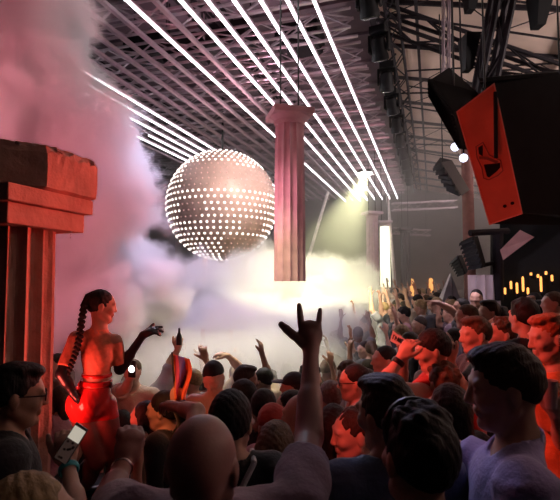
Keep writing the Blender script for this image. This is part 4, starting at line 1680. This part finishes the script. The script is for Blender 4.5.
# left side
person(56, 352, 4.3, 150, 'pink-lit reveller in pale top between the stone pillar and the dancer', hair=('short', 'dark brown'), top=('tee', 'pink'), seed=38)
person(60, 384, 4.1, 60, 'woman in a pink top low behind the dancer hips', fem=True, hair=('bob', 'brown'), top=('tank', 'pink'), seed=39)
person(133, 358, 4.7, 175, 'smoke-veiled person shining a white phone light', hair=('short', 'brown'), top=('tee', 'beige'), seed=40,
       arms={'elr': (126, 388, 4.5), 'wrr': (131, 377, 4.35)}, hands={'r': ('grip', (0, 1, 0), (0, 0, 1))})
person(145, 399, 3.4, 80, 'small dark-haired woman in profile low in the smoke', fem=True, hair=('bob', 'black'), top=('tank', 'beige'), seed=41)
person(164, 389, 2.95, 80, 'black-haired person in black top holding up the coloured flag', hair=('short', 'black'), top=('long', 'black'), seed=42,
       arms={'elr': (186, 425, 2.9), 'wrr': (176, 402, 2.75)}, hands={'r': ('fist', (.1, 1, 0), (0, 0, 1))}, vol=.006)
person(122, 412, 4.2, 30, 'person in orange top and dark hair behind the dancer thigh', hair=('short', 'black'), top=('tee', 'orange'), seed=43)
person(176, 352, 5.1, 10, 'dark-haired smoke-shrouded reveller lifting a thin bottle', hair=('short', 'black'), top=('tee', 'mauve'), seed=44,
       arms={'shr': (170, 372, 5.0), 'elr': (171, 362, 5.0), 'wrr': (178, 349, 4.95)}, hands={'r': ('grip', (.1, 1, 0), (0, 0, 1))})
person(236, 362, 5.3, 20, 'hazy reveller stretching a bent arm up in the pale smoke', hair=('short', 'brown'), top=('tee', 'beige'), seed=45,
       arms={'shr': (240, 377, 5.2), 'elr': (238, 366, 5.1), 'wrr': (228, 356, 5.0)}, hands={'r': ('relax', (-1, .3, 0), (0, -1, .2))})
person(205, 372, 5.0, -20, 'hazy reveller with one hand up left of the bare-chested man', hair=('short', 'dark brown'), top=('tee', 'pink'), seed=46,
       arms={'elr': (212, 372, 4.9), 'wrr': (206, 360, 4.8)}, hands={'r': ('wave', (-.3, 1, 0), (0, 0, 1))})


# ================================================================ THE DANCER
def dancer():
    d0 = 3.4
    face = -38
    head = P(101, 287, d0)
    rz = YAW + R(face)
    hip = P(90, 398, d0)
    loc = Vector((hip.x, hip.y, PODZ))
    Rm = Matrix.Rotation(-rz, 3, 'Z')

    def lo(qx, qy, qd):
        return V3(*(Rm @ (P(qx, qy, qd) - loc)))

    def di(v):
        return V3(*(Rm @ (CR * v[0] + CU * v[1] + CF * v[2])))
    H = 1.62
    fig = Fig(H, True, 1.0, (R(-27), R(8), 0))
    J = fig.J
    J['head'] = lo(101.5, 306, d0 + .02)
    J['neck'] = lo(100, 327, d0)
    J['shl'] = lo(76, 338, d0 - .02)
    J['shr'] = lo(115, 341, d0 + .02)
    J['chest'] = lo(97, 354, d0)
    J['waist'] = lo(97, 378, d0)
    J['pel'] = lo(92, 396, d0)
    J['ell'] = lo(62, 374, d0 - .14)
    J['wrl'] = lo(74, 394, d0 - .12)
    J['elr'] = lo(120, 369, d0 + .05)
    J['wrr'] = lo(143, 335, d0 + .10)
    J['hipl'] = lo(82, 406, d0 - .02)
    J['hipr'] = lo(102, 406, d0 + .02)
    J['knl'] = lo(97, 462, d0 - .10)
    J['knr'] = lo(117, 468, d0 - .02)
    for sd, qx in (('l', 84), ('r', 112)):
        a = P(qx, 520, d0 + .02)
        a.z = PODZ + .085
        J['an' + sd] = V3(*(Rm @ (a - loc)))
    fig.hand['l'] = ('relax', di((.5, -.8, .1)), di((.8, .3, .3)))
    fig.hand['r'] = ('wave', di((1, .42, .1)), di((.15, -.9, .5)))
    fig.k = .93
    root = empty('dancer', loc, rz, 'braided dancer in red latex and long black gloves on the podium', 'person')
    h = .0058
    # body
    body = [e_(J['pel'], (.150, .105, .11), None, .05), e_(J['waist'], (.105, .085, .12), None, .05), e_(J['chest'], (.128, .092, .14), None, .05),
            c_(J['shl'] * .85 + J['shr'] * .15, J['shr'] * .85 + J['shl'] * .15, .048, .048, .05),
            c_(J['neck'], J['shl'] * .7 + J['shr'] * .3, .042, .036, .03), c_(J['neck'], J['shr'] * .7 + J['shl'] * .3, .042, .036, .03)]
    for sg in (-1, 1):
        body.append(e_(J['pel'] + V3(sg * .066, -.055, -.045), (.084, .080, .09), None, .03))
        body.append(e_(J['chest'] + V3(sg * .055, .08, -.01), (.05, .05, .05), None, .03))
    tor = list(body)
    legs = []
    for sd in 'lr':
        legs += [c_(J['hip' + sd], J['kn' + sd], .098, .056, .03), c_(J['kn' + sd], J['an' + sd], .052, .034, .02),
                 e_(J['kn' + sd] * .7 + J['an' + sd] * .3 + V3(0, -.02, 0), (.05, .052, .10), None, .02)]
    arms = []
    for sd in 'lr':
        sh, el, wr = J['sh' + sd], J['el' + sd], J['wr' + sd]
        arms += [c_(sh, sh + (el - sh) * .35, .048, .045, .03), c_(sh, el, .045, .036, .02), c_(el, el + (wr - el) * .4, .037, .036, .012), c_(el, wr, .036, .023, .012)]
    neck = [c_(J['neck'] - V3(0, 0, .03), J['head'] + fig.M @ V3(0, -.02, -.05), .046, .043, .025)]
    hd = head_prims(J['head'], fig.M, True)
    hands = fig.hands('l', .95) + fig.hands('r', .95)
    allp = tor + legs + arms + neck + hd + hands
    F = field_for(allp, h, [(.75, 3, h)])
    for p in allp:
        F.prim(p)
    v, fc = F.mesh()
    meshobj('body', v, fc, SKIN['tan'], root, True)
    # latex briefs, high cut, glossy red
    M_LATEX = mat('red_latex', (0.55, 0.03, 0.03), 0.16, noise=0.1, nscale=6, bump=0.1, bscale=30)
    M_TIGHTS = mat('brown_red_tights', (0.20, 0.06, 0.05), 0.42, noise=0.1, nscale=30)
    M_TOP = mat('orange_mesh_top', (0.62, 0.24, 0.14), 0.6, noise=0.15, nscale=40, bump=0.3, bscale=160)
    F = field_for(tor[:1] + tor[6:] + legs, h, [(.5, 3, h)], g=.01)
    for p in tor + legs:
        F.prim(p, .006)
    F.wobble(.0014, 60, 2)
    F.plane((0, 0, -1), -(J['pel'][2] + .075))
    F.plane((0, 0, 1), J['pel'][2] - .155)
    v, fc = F.mesh()
    meshobj('latex_briefs', v, fc, M_LATEX, root, True)
    F = field_for(legs, .009, g=.01)
    for p in legs:
        F.prim(p, .004)
    F.plane((0, 0, -1), -(J['pel'][2] - .145))
    v, fc = F.mesh()
    tg = meshobj('tights', v, fc, M_TIGHTS, root, True)
    sl = []
    # glowing seam catching the light on the calf side
    F = field_for(tor + arms, h, g=.01)
    for p in tor:
        F.prim(p, .005)
    for sd in 'lr':
        sh, el = J['sh' + sd], J['el' + sd]
        F.prim(k_cyl(sh, sh + (el - sh) * .8, .053, .050, .02))
    F.wobble(.0014, 50, 4)
    F.prim(k_cyl(J['neck'] + V3(0, 0, -.01), J['neck'] + V3(0, .01, .14), .058, .07, .008, '-'))
    F.plane((0, 0, 1), J['waist'][2] + .03)
    v, fc = F.mesh()
    meshobj('short_sleeved_top', v, fc, M_TOP, root, True)
    # waist straps
    for z0, w_, m in ((J['waist'][2] + .025, .012, 'belt'), (J['waist'][2] - .03, .018, 'belt')):
        F = field_for(tor[:3], h, g=.02, pad=.03)
        for p in tor:
            F.prim(p, .014)
        F.plane((0, 0, 1), z0 - w_)
        F.plane((0, 0, -1), -(z0 + w_))
        v, fc = F.mesh()
        o = meshobj(m, v, fc, M_LATEX, root, True)
    bk = MB()
    q = lo(111, 384, d0)
    bk.lathe([(.012, -.004), (.022, -.004), (.022, .004), (.012, .004)], 14, q + V3(.03, -.02, 0), Matrix.Rotation(R(90), 3, 'X'))
    bk.build('buckle', M_METAL, root)
    # gloves
    for sd in 'lr':
        sh, el, wr = J['sh' + sd], J['el' + sd], J['wr' + sd]
        pr = [c_(el, el + (wr - el) * .4, .037, .036, .012), c_(el, wr, .036, .023, .012), k_cyl(sh + (el - sh) * .72, el, .040, .037, .01)] + fig.hands(sd, .95)
        F = field_for(pr, .005, g=.01)
        for p in pr:
            F.prim(p, .0035)
        v, fc = F.mesh()
        meshobj('long_glove', v, fc, mat('black_latex', (0.012, 0.012, 0.016), 0.3), root, True)
    # hair : slicked back, knot and braid
    HF = hair_field('knot', J['head'], fig.M, .005, 3, 0.0)
    v, fc = HF.mesh()
    meshobj('hair', v, fc, HAIRM['black'], root, True)
    pts = [lo(*p) for p in ((89, 296, d0 - .02), (84, 306, d0 - .06), (81.5, 322, d0 - .10), (79.5, 338, d0 - .13), (76, 352, d0 - .14), (71, 366, d0 - .14), (66, 377, d0 - .15))]
    pr = []
    n = 40
    for i in range(n):
        t = i / (n - 1) * (len(pts) - 1)
        a = int(min(t, len(pts) - 2))
        p = pts[a] * (1 - (t - a)) + pts[a + 1] * (t - a)
        r = .021 * (1 - .45 * i / n)
        side = di((1, 0, 0)) * (.011 if i % 2 else -.011)
        pr.append(e_(p + side, (r, r, r * .9), None, .004))
    F = field_for(pr, .0045)
    for p in pr:
        F.prim(p)
    v, fc = F.mesh()
    meshobj('braid', v, fc, HAIRM['black'], root, True)
    # boots
    pr = []
    for sd in 'lr':
        a = J['an' + sd]
        pr += [c_((a[0], a[1] - .03, .045), (a[0], a[1] + .14, .036), .04, .03, .02), c_(a + V3(0, 0, .14), a, .045, .04, .02)]
    F = field_for(pr, .01)
    for p in pr:
        F.prim(p)
    F.plane((0, 0, 1), .001)
    v, fc = F.mesh()
    meshobj('boots', v, fc, mat('black_latex', (0.012, 0.012, 0.016), 0.3), root, True)
    return root


dancer()

# ---------------------------------------------------------------- things people hold
def phone(px0, py0, px1, py1, d, wpx, label, lit=True, d1=None):
    """phone standing from bottom (px0,py0) to top (px1,py1)"""
    a, b_ = P(px0, py0, d), P(px1, py1, d if d1 is None else d1)
    up = (b_ - a)
    L = up.length
    up = up.normalized()
    n = -(CF - up * CF.dot(up)).normalized()
    s = up.cross(n)
    Mx = Matrix((s, -n, up)).transposed()
    c = (a + b_) / 2
    t = empty('phone', c, 0, label, 'phone')
    MB().box((0, 0, 0), (wpx * d / FPX, .009, L), Mx).build('case', M_GLOSS, t, bevel=.003)
    w_ = wpx * d / FPX * .9
    return t, n, s, up, L, w_


ph, n, s, up, L, w_ = phone(60, 461, 82.5, 426, 1.47, 14.5, 'black phone filming, bright upper half of its screen', True)
M_SCR = mat('phone_screen', (0.05, 0.04, 0.04), 0.2, emit=(.42, .24, .2), estr=.07)
M_SCRB = mat('phone_screen_bright', (0.4, 0.4, 0.35), 0.2, emit=(.85, .76, .62), estr=.55)
M_SCRF = mat('phone_screen_figure', (0.03, 0.02, 0.02), 0.2)
Mx = Matrix((s, -n, up)).transposed()
MB().box(n * .0052, (w_, .001, L * .94), Mx).build('screen', M_SCR, ph)
MB().box(n * .0062 + up * L * .28, (w_ * .96, .001, L * .34), Mx).build('screen_image', M_SCRB, ph)
b = MB()
rnd = random.Random(5)
for i in range(9):
    b.lathe([(w_ * .10, -.0004), (w_ * .10, .0004)], 10, n * .0068 + up * L * rnd.uniform(-.40, .08) + s * w_ * rnd.uniform(-.36, .36), Mx @ Matrix.Rotation(R(90), 3, 'X'))
b.build('screen_crowd', M_SCRF, ph)

# white card held in the crowd
a, b1, c1, d1 = P(393, 331, 3.45), P(390, 341, 3.45), P(403.5, 348, 3.4), P(407, 340.5, 3.4)
M_CARD = mat('white_card', (.75, .68, .66), .8)
cc = (a + b1 + c1 + d1) / 4
t = empty('card_sign', cc, 0, 'small tilted white card with dark lettering behind the raised hand', 'sign')
off = CF * .006
vv = [p - cc for p in (a, b1, c1, d1)]
MB().hexa([vv[1] + off, vv[2] + off, vv[2], vv[1]], [vv[0] + off, vv[3] + off, vv[3], vv[0]]).build('card', M_CARD, t)
u = (vv[2] - vv[1])
v_ = (vv[0] - vv[1])
b = MB()
bars = [[(0, 0, 0, 1), (0, 1, .6, 1)], [(0, 0, 0, 1), (0, 1, .6, .5), (.6, .5, 0, .4)], [(0, 0, .3, 1), (.3, 1, .6, 0)], [(0, 0, 0, 1), (0, .5, .5, .5), (.5, 0, .5, 1)], [(0, 0, 0, 1), (0, 0, .5, 0), (0, 1, .5, 1)]]
for i, g in enumerate(bars):
    for x0, y0_, x1, y1_ in g:
        f = lambda x, y: vv[1] + u * (.12 + i * .16 + x * .16) + v_ * (.28 + y * .42) - CF * .003
        b.tube(f(x0, y0_), f(x1, y1_), .0028, n=5)
b.build('lettering', M_GLOSS, t)

# flag
fa = P(178, 402, 2.72)
ft_ = P(176, 353, 2.8)
flag = empty('flag', fa, 0, 'purple, blue and orange flag hanging from a stick in the smoke', 'flag')
MB().tube(P(176, 404, 2.73) - fa, P(172, 352, 2.8) - fa, .006, n=8).build('stick', M_GLOSS, flag)
cols = [(0, .16, CLOTH['orange']), (.16, .34, mat('flag_magenta', (.55, .08, .25), .8)), (.34, .66, mat('flag_blue', (.20, .14, .62), .8)), (.66, 1.0, mat('flag_red', (.85, .16, .07), .8))]
for u0, u1, m in cols:
    vs, fs = [], []
    nu, nv = 6, 18
    for j in range(nv + 1):
        v = j / nv
        for i in range(nu + 1):
            uu = u0 + (u1 - u0) * i / nu
            x = 172.5 + 17 * uu * (1 - .2 * v) + 3 * math.sin(v * 5) * uu + 2 * v
            y = 354 + 46 * v + 5 * uu * (1 - v)
            dd = 2.8 + .05 * math.sin(uu * 9 + v * 4) * (.3 + v) - .05 * v
            vs.append(P(x, y, dd) - fa)
    for j in range(nv):
        for i in range(nu):
            k = j * (nu + 1) + i
            fs.append((k, k + 1, k + nu + 2, k + nu + 1))
    o = meshobj('cloth_stripe', [tuple(q) for q in vs], fs, m, flag, True)
    sol = o.modifiers.new('thick', 'SOLIDIFY')
    sol.thickness = .003


def glass(px, py, d, label, r=.032, hh=.12, m=None, cat='glass'):
    q = P(px, py, d)
    t = empty('drink_cup', q, 0, label, cat)
    MB().lathe([(r * .75, 0), (r, hh), (r * .93, hh), (r * .7, .006)], 20).build('cup', m or mat('clear_plastic', (.7, .5, .45), .15, noise=.05), t, smooth=True)
    MB().lathe([(r * .72, .008), (r * .88, hh * .75)], 20).build('drink', mat('drink', (.35, .12, .06), .2), t, smooth=True)
    return t


glass(551, 408, 2.10, 'plastic cup of drink held by the ginger man')
glass(447, 355, 2.90, 'small plastic cup lifted to the mouth of the short-haired man', .028, .09)
q = P(179, 345, 4.93)
t = empty('bottle', q, 0, 'thin dark bottle lifted high in the smoke', 'bottle')
MB().lathe([(.026, 0), (.028, .01), (.028, .09), (.012, .13), (.011, .17), (.013, .175)], 14).build('glass', M_GLOSS, t, smooth=True)
# phone light
q = P(132, 369, 4.3)
t = empty('phone', q, 0, 'phone with its white torch lit, held in the smoke beside the dancer glove', 'phone')
MB().box((0, 0, 0), (.075, .012, .15)).build('case', M_GLOSS, t, bevel=.004)
MB().lathe([(.030, 0), (.028, .008), (.01, .012)], 14, M=Matrix.Rotation(R(90), 3, 'X')).build('torch_light', mat('torch', (1, 1, 1), .3, emit=(1, .97, .93), estr=14), t)
q = P(491, 292, 4.55)

# ================================================================ THE REST OF THE CROWD
protos = []


def proto(pose, hs, fem, seed):
    fig = Fig(1.74 if not fem else 1.64, fem, 1.0, (R(random.uniform(-25, 25)), R(random.uniform(-5, 15)), 0))
    k = fig.k
    if pose in ('one', 'both', 'clap'):
        fig.J['elr'] = V3(.26, .10, 1.60) * k
        fig.J['wrr'] = V3(.20, .16, 1.86) * k
        fig.J['shr'] = fig.J['shr'] + V3(0, 0, .04)
        fig.hand['r'] = ('wave', (0, .1, 1), (0, 1, 0))
    if pose == 'both':
        fig.J['ell'] = V3(-.27, .05, 1.62) * k
        fig.J['wrl'] = V3(-.24, .10, 1.88) * k
        fig.J['shl'] = fig.J['shl'] + V3(0, 0, .04)
        fig.hand['l'] = ('open', (0, .1, 1), (0, 1, 0))
    if pose == 'fist':
        fig.J['elr'] = V3(.27, .22, 1.45) * k
        fig.J['wrr'] = V3(.22, .22, 1.70) * k
        fig.hand['r'] = ('fist', (0, 0, 1), (0, 1, 0))
    if pose == 'front':
        for sd, sg in (('l', -1), ('r', 1)):
            fig.J['el' + sd] = V3(sg * .24, .04, 1.16) * k
            fig.J['wr' + sd] = V3(sg * .12, .26, 1.28) * k
    o = build_person(fig, 'person', (0, 0, -50), 0, None, None, 'light', (hs, 'black'), ('tee', 'black'), 'black', .0125, seed, .004)
    for ch in o.children:
        if ch.material_slots:
            m = ch.material_slots[0].material
            ch.material_slots[0].link = 'OBJECT'
            ch.material_slots[0].material = m
    return o, pose, hs, fem


for pose, hs, fem, sd in (('down', 'short', False, 50), ('one', 'short', False, 51), ('front', 'long', True, 52), ('both', 'short', False, 53), ('fist', 'quiff', False, 54),
                          ('down', 'long', True, 55), ('one', 'tail', True, 56), ('down', 'fade', False, 57), ('down', 'curly', False, 58), ('front', 'quiff', False, 59)):
    protos.append(list(proto(pose, hs, fem, sd)) + [0])

POSE_T = {'down': 'arms down', 'one': 'one arm up', 'both': 'both arms up', 'fist': 'fist up', 'front': 'hands in front'}
cr = random.Random(21)
count = 0
spots = []


def sample(n, d0, d1, px0, px1, mind, tries=4000):
    res = []
    for _ in range(tries):
        if len(res) >= n:
            break
        d = math.sqrt(cr.uniform(d0 * d0, d1 * d1))
        px = cr.uniform(px0, px1)
        p = P(px, 281, d)
        if not (-18.5 < p.x < 12.5) or p.y > 30:
            continue
        # keep clear of the balcony block and the drum
        if px > 452 and d > 5.5:
            continue
        bad = False
        for x, y, r in PLACED:
            if (p.x - x) ** 2 + (p.y - y) ** 2 < (mind / 2 + r) ** 2:
                bad = True
                break
        if bad:
            continue
        PLACED.append((p.x, p.y, mind / 2))
        res.append((p.x, p.y, px, d))
    return res


PLACED.append((dpos.x, dpos.y + .1, .75))
for qx, qd, qr in ((396, 3.1, .45), (393, 2.75, .3), (352, 1.95, .2)):
    q = P(qx, 281, qd)
    PLACED.append((q.x, q.y, qr))
spots += sample(46, 3.3, 5.4, 40, 600, .46)
spots += sample(90, 5.2, 9.5, 30, 620, .48)
spots += sample(95, 9.5, 20, 250, 470, .55)
SH = ['black', 'charcoal', 'white', 'grey', 'navy', 'pink', 'black', 'beige', 'charcoal', 'mauve']
HR = ['black', 'dark brown', 'dark brown', 'brown', 'blond', 'black']
SK = ['light', 'tan', 'light', 'brown']
for x, y, px, d in spots:
    up_ok = cr.random() < (.38 if d > 5 else .12)
    cand = [p for p in protos if (p[1] in ('one', 'both', 'fist')) == up_ok]
    pr = cr.choice(cand)
    if pr[4] == 0:
        o = pr[0]
    else:
        o = copy_tree(pr[0])
    pr[4] += 1
    fem = pr[3]
    s = cr.uniform(.97, 1.05)
    o.location = (x, y, floor_z((x, y, 0)))
    o.scale = (s, s, s)
    face = cr.gauss(55 if px > 330 else 10, 45)
    o.rotation_euler = (0, 0, YAW + R(face))
    sh, hr, sk = cr.choice(SH), cr.choice(HR), cr.choice(SK)
    for ch in o.children:
        n = ch.name.split('.')[0]
        if n == 'body':
            ch.material_slots[0].material = SKIN[sk]
        elif n == 'hair':
            ch.material_slots[0].material = HAIRM[hr]
        elif n == 't_shirt':
            ch.material_slots[0].material = CLOTH[sh]
    zone = ('near the dancer' if px < 170 else 'in the pale smoke' if px < 340 else 'before the far pillars' if px < 455 else 'under the red loudspeaker')
    row = 'close in' if d < 5.4 else 'mid-crowd' if d < 9.5 else 'far back'
    hn = {'long': 'long', 'tail': 'ponytailed', 'curly': 'curly', 'fade': 'cropped', 'short': 'short', 'quiff': 'swept-up'}[pr[2]]
    tag(o, f"{hn} {hr}-haired reveller in {sh} top, {POSE_T[pr[1]]}, {row} {zone}", 'person', 'revellers ' + row + ' ' + zone)
for p in protos:
    if p[4] == 0:
        for ch in list(p[0].children):
            bpy.data.objects.remove(ch)
        bpy.data.objects.remove(p[0])
print('crowd', len(spots))

# ================================================================ SMOKE AND HAZE
def smoke_mat(name, ells, dens, width, namp, nscale, org, col=(1, 1, 1), seed=0.0):
    """scattering smoke: soft puffs (world-size ellipsoids about the object's origin) broken up by noise"""
    m = bpy.data.materials.new(name)
    m.use_nodes = True
    nt = m.node_tree
    nt.nodes.clear()
    out = nt.nodes.new('ShaderNodeOutputMaterial')
    pv = nt.nodes.new('ShaderNodeVolumePrincipled')
    pv.inputs['Color'].default_value = col + (1,)
    pv.inputs['Anisotropy'].default_value = 0.0
    nt.links.new(pv.outputs[0], out.inputs['Volume'])
    tc = nt.nodes.new('ShaderNodeTexCoord')
    cur = None

    def math_(op, a, b=None, c=None):
        n = nt.nodes.new('ShaderNodeMath')
        n.operation = op
        for i, v in enumerate((a, b, c)):
            if v is None:
                continue
            if isinstance(v, (int, float)):
                n.inputs[i].default_value = v
            else:
                nt.links.new(v, n.inputs[i])
        return n.outputs[0]
    for c, r, dm in ells:
        s = nt.nodes.new('ShaderNodeVectorMath')
        s.operation = 'SUBTRACT'
        nt.links.new(tc.outputs['Object'], s.inputs[0])
        s.inputs[1].default_value = tuple(Vector(c) - org)
        d = nt.nodes.new('ShaderNodeVectorMath')
        d.operation = 'DIVIDE'
        nt.links.new(s.outputs[0], d.inputs[0])
        d.inputs[1].default_value = r
        l = nt.nodes.new('ShaderNodeVectorMath')
        l.operation = 'LENGTH'
        nt.links.new(d.outputs[0], l.inputs[0])
        v = math_('SUBTRACT', 1.0, l.outputs['Value'])
        cur = v if cur is None else math_('SMOOTH_MAX', cur, v, .18)
    n = nt.nodes.new('ShaderNodeTexNoise')
    n.inputs['Scale'].default_value = nscale
    n.inputs['Detail'].default_value = 5
    n.inputs['Roughness'].default_value = .64
    n.noise_dimensions = '4D'
    n.inputs['W'].default_value = seed
    nt.links.new(tc.outputs['Object'], n.inputs['Vector'])
    nn = math_('MULTIPLY', math_('SUBTRACT', n.outputs['Fac'], .5), namp)
    x = math_('ADD', cur, nn)
    mr = nt.nodes.new('ShaderNodeMapRange')
    mr.interpolation_type = 'SMOOTHSTEP'
    mr.inputs['From Min'].default_value = 0
    mr.inputs['From Max'].default_value = width
    mr.inputs['To Min'].default_value = 0
    mr.inputs['To Max'].default_value = dens
    nt.links.new(x, mr.inputs['Value'])
    nt.links.new(mr.outputs[0], pv.inputs['Density'])
    m.cycles.volume_step_rate = .22
    return m


def smoke(name, puffs, dens, width, namp, nscale, label, seed=0.0, col=(1, 1, 1)):
    """puffs: (px, py, depth, rx_px, ry_px, rdepth_m)"""
    ells = []
    lo = Vector((1e9,) * 3)
    hi = -lo
    for px, py, d, rx, ry, rd in puffs:
        c = P(px, py, d)
        s = d / FPX
        r = (rx * s, rd, ry * s)
        ells.append((c, r, 1))
        for i in range(3):
            q = r[i] * (1 + namp * .22)
            lo[i] = min(lo[i], c[i] - q)
            hi[i] = max(hi[i], c[i] + q)
    lo.z = max(lo.z, -.84)
    hi.z = min(hi.z, 7.9)
    lo.x = max(lo.x, -18.9)
    c = (lo + hi) / 2
    m = smoke_mat(name, ells, dens, width, namp, nscale, c, col, seed)
    b = MB().box((0, 0, 0), hi - lo)
    o = b.build(name, m)
    o.location = c
    tag(o, label, 'smoke', kind='stuff')
    return o


smoke('smoke_plume', [(-34, 60, 6.2, 150, 200, 1.2), (62, 186, 6.4, 98, 130, 1.25), (108, 292, 6.9, 84, 74, 1.2), (40, 330, 6.4, 140, 90, 1.2)],
      5.5, .30, 1.85, 1.15, 'thick pink and violet smoke plume billowing up behind the stone pillar', 2.0)
smoke('smoke_bank', [(205, 318, 9.6, 104, 62, 1.3), (325, 306, 10.0, 70, 56, 1.3), (268, 302, 10.2, 80, 56, 1.3), (355, 332, 9.6, 46, 34, 1.0), (230, 330, 7.8, 120, 34, .9), (315, 325, 7.9, 66, 34, .9)],
      2.2, .3, 1.9, 1.35, 'low bank of bright yellow-white smoke under the hanging pillar', 5.0)
smoke('ground_smoke', [(200, 372, 5.6, 100, 46, 1.0), (280, 358, 6.2, 95, 38, 1.0), (130, 385, 5.2, 75, 50, .9)],
      1.5, .6, .9, 1.1, 'thin smoke drifting among the dancers heads', 9.0)
m = bpy.data.materials.new('hall_haze')
m.use_nodes = True
nt = m.node_tree
nt.nodes.clear()
out = nt.nodes.new('ShaderNodeOutputMaterial')
pv = nt.nodes.new('ShaderNodeVolumeScatter')
pv.inputs['Color'].default_value = (1, .97, .95, 1)
pv.inputs['Density'].default_value = .026
pv.inputs['Anisotropy'].default_value = .2
nt.links.new(pv.outputs[0], out.inputs['Volume'])
o = MB().box((0, 0, 0), (30, 20, 8.6)).build('haze', m)
o.location = (-3, 22.5, 3.45)
tag(o, 'thin haze hanging in the far half of the hall', 'haze', kind='stuff')
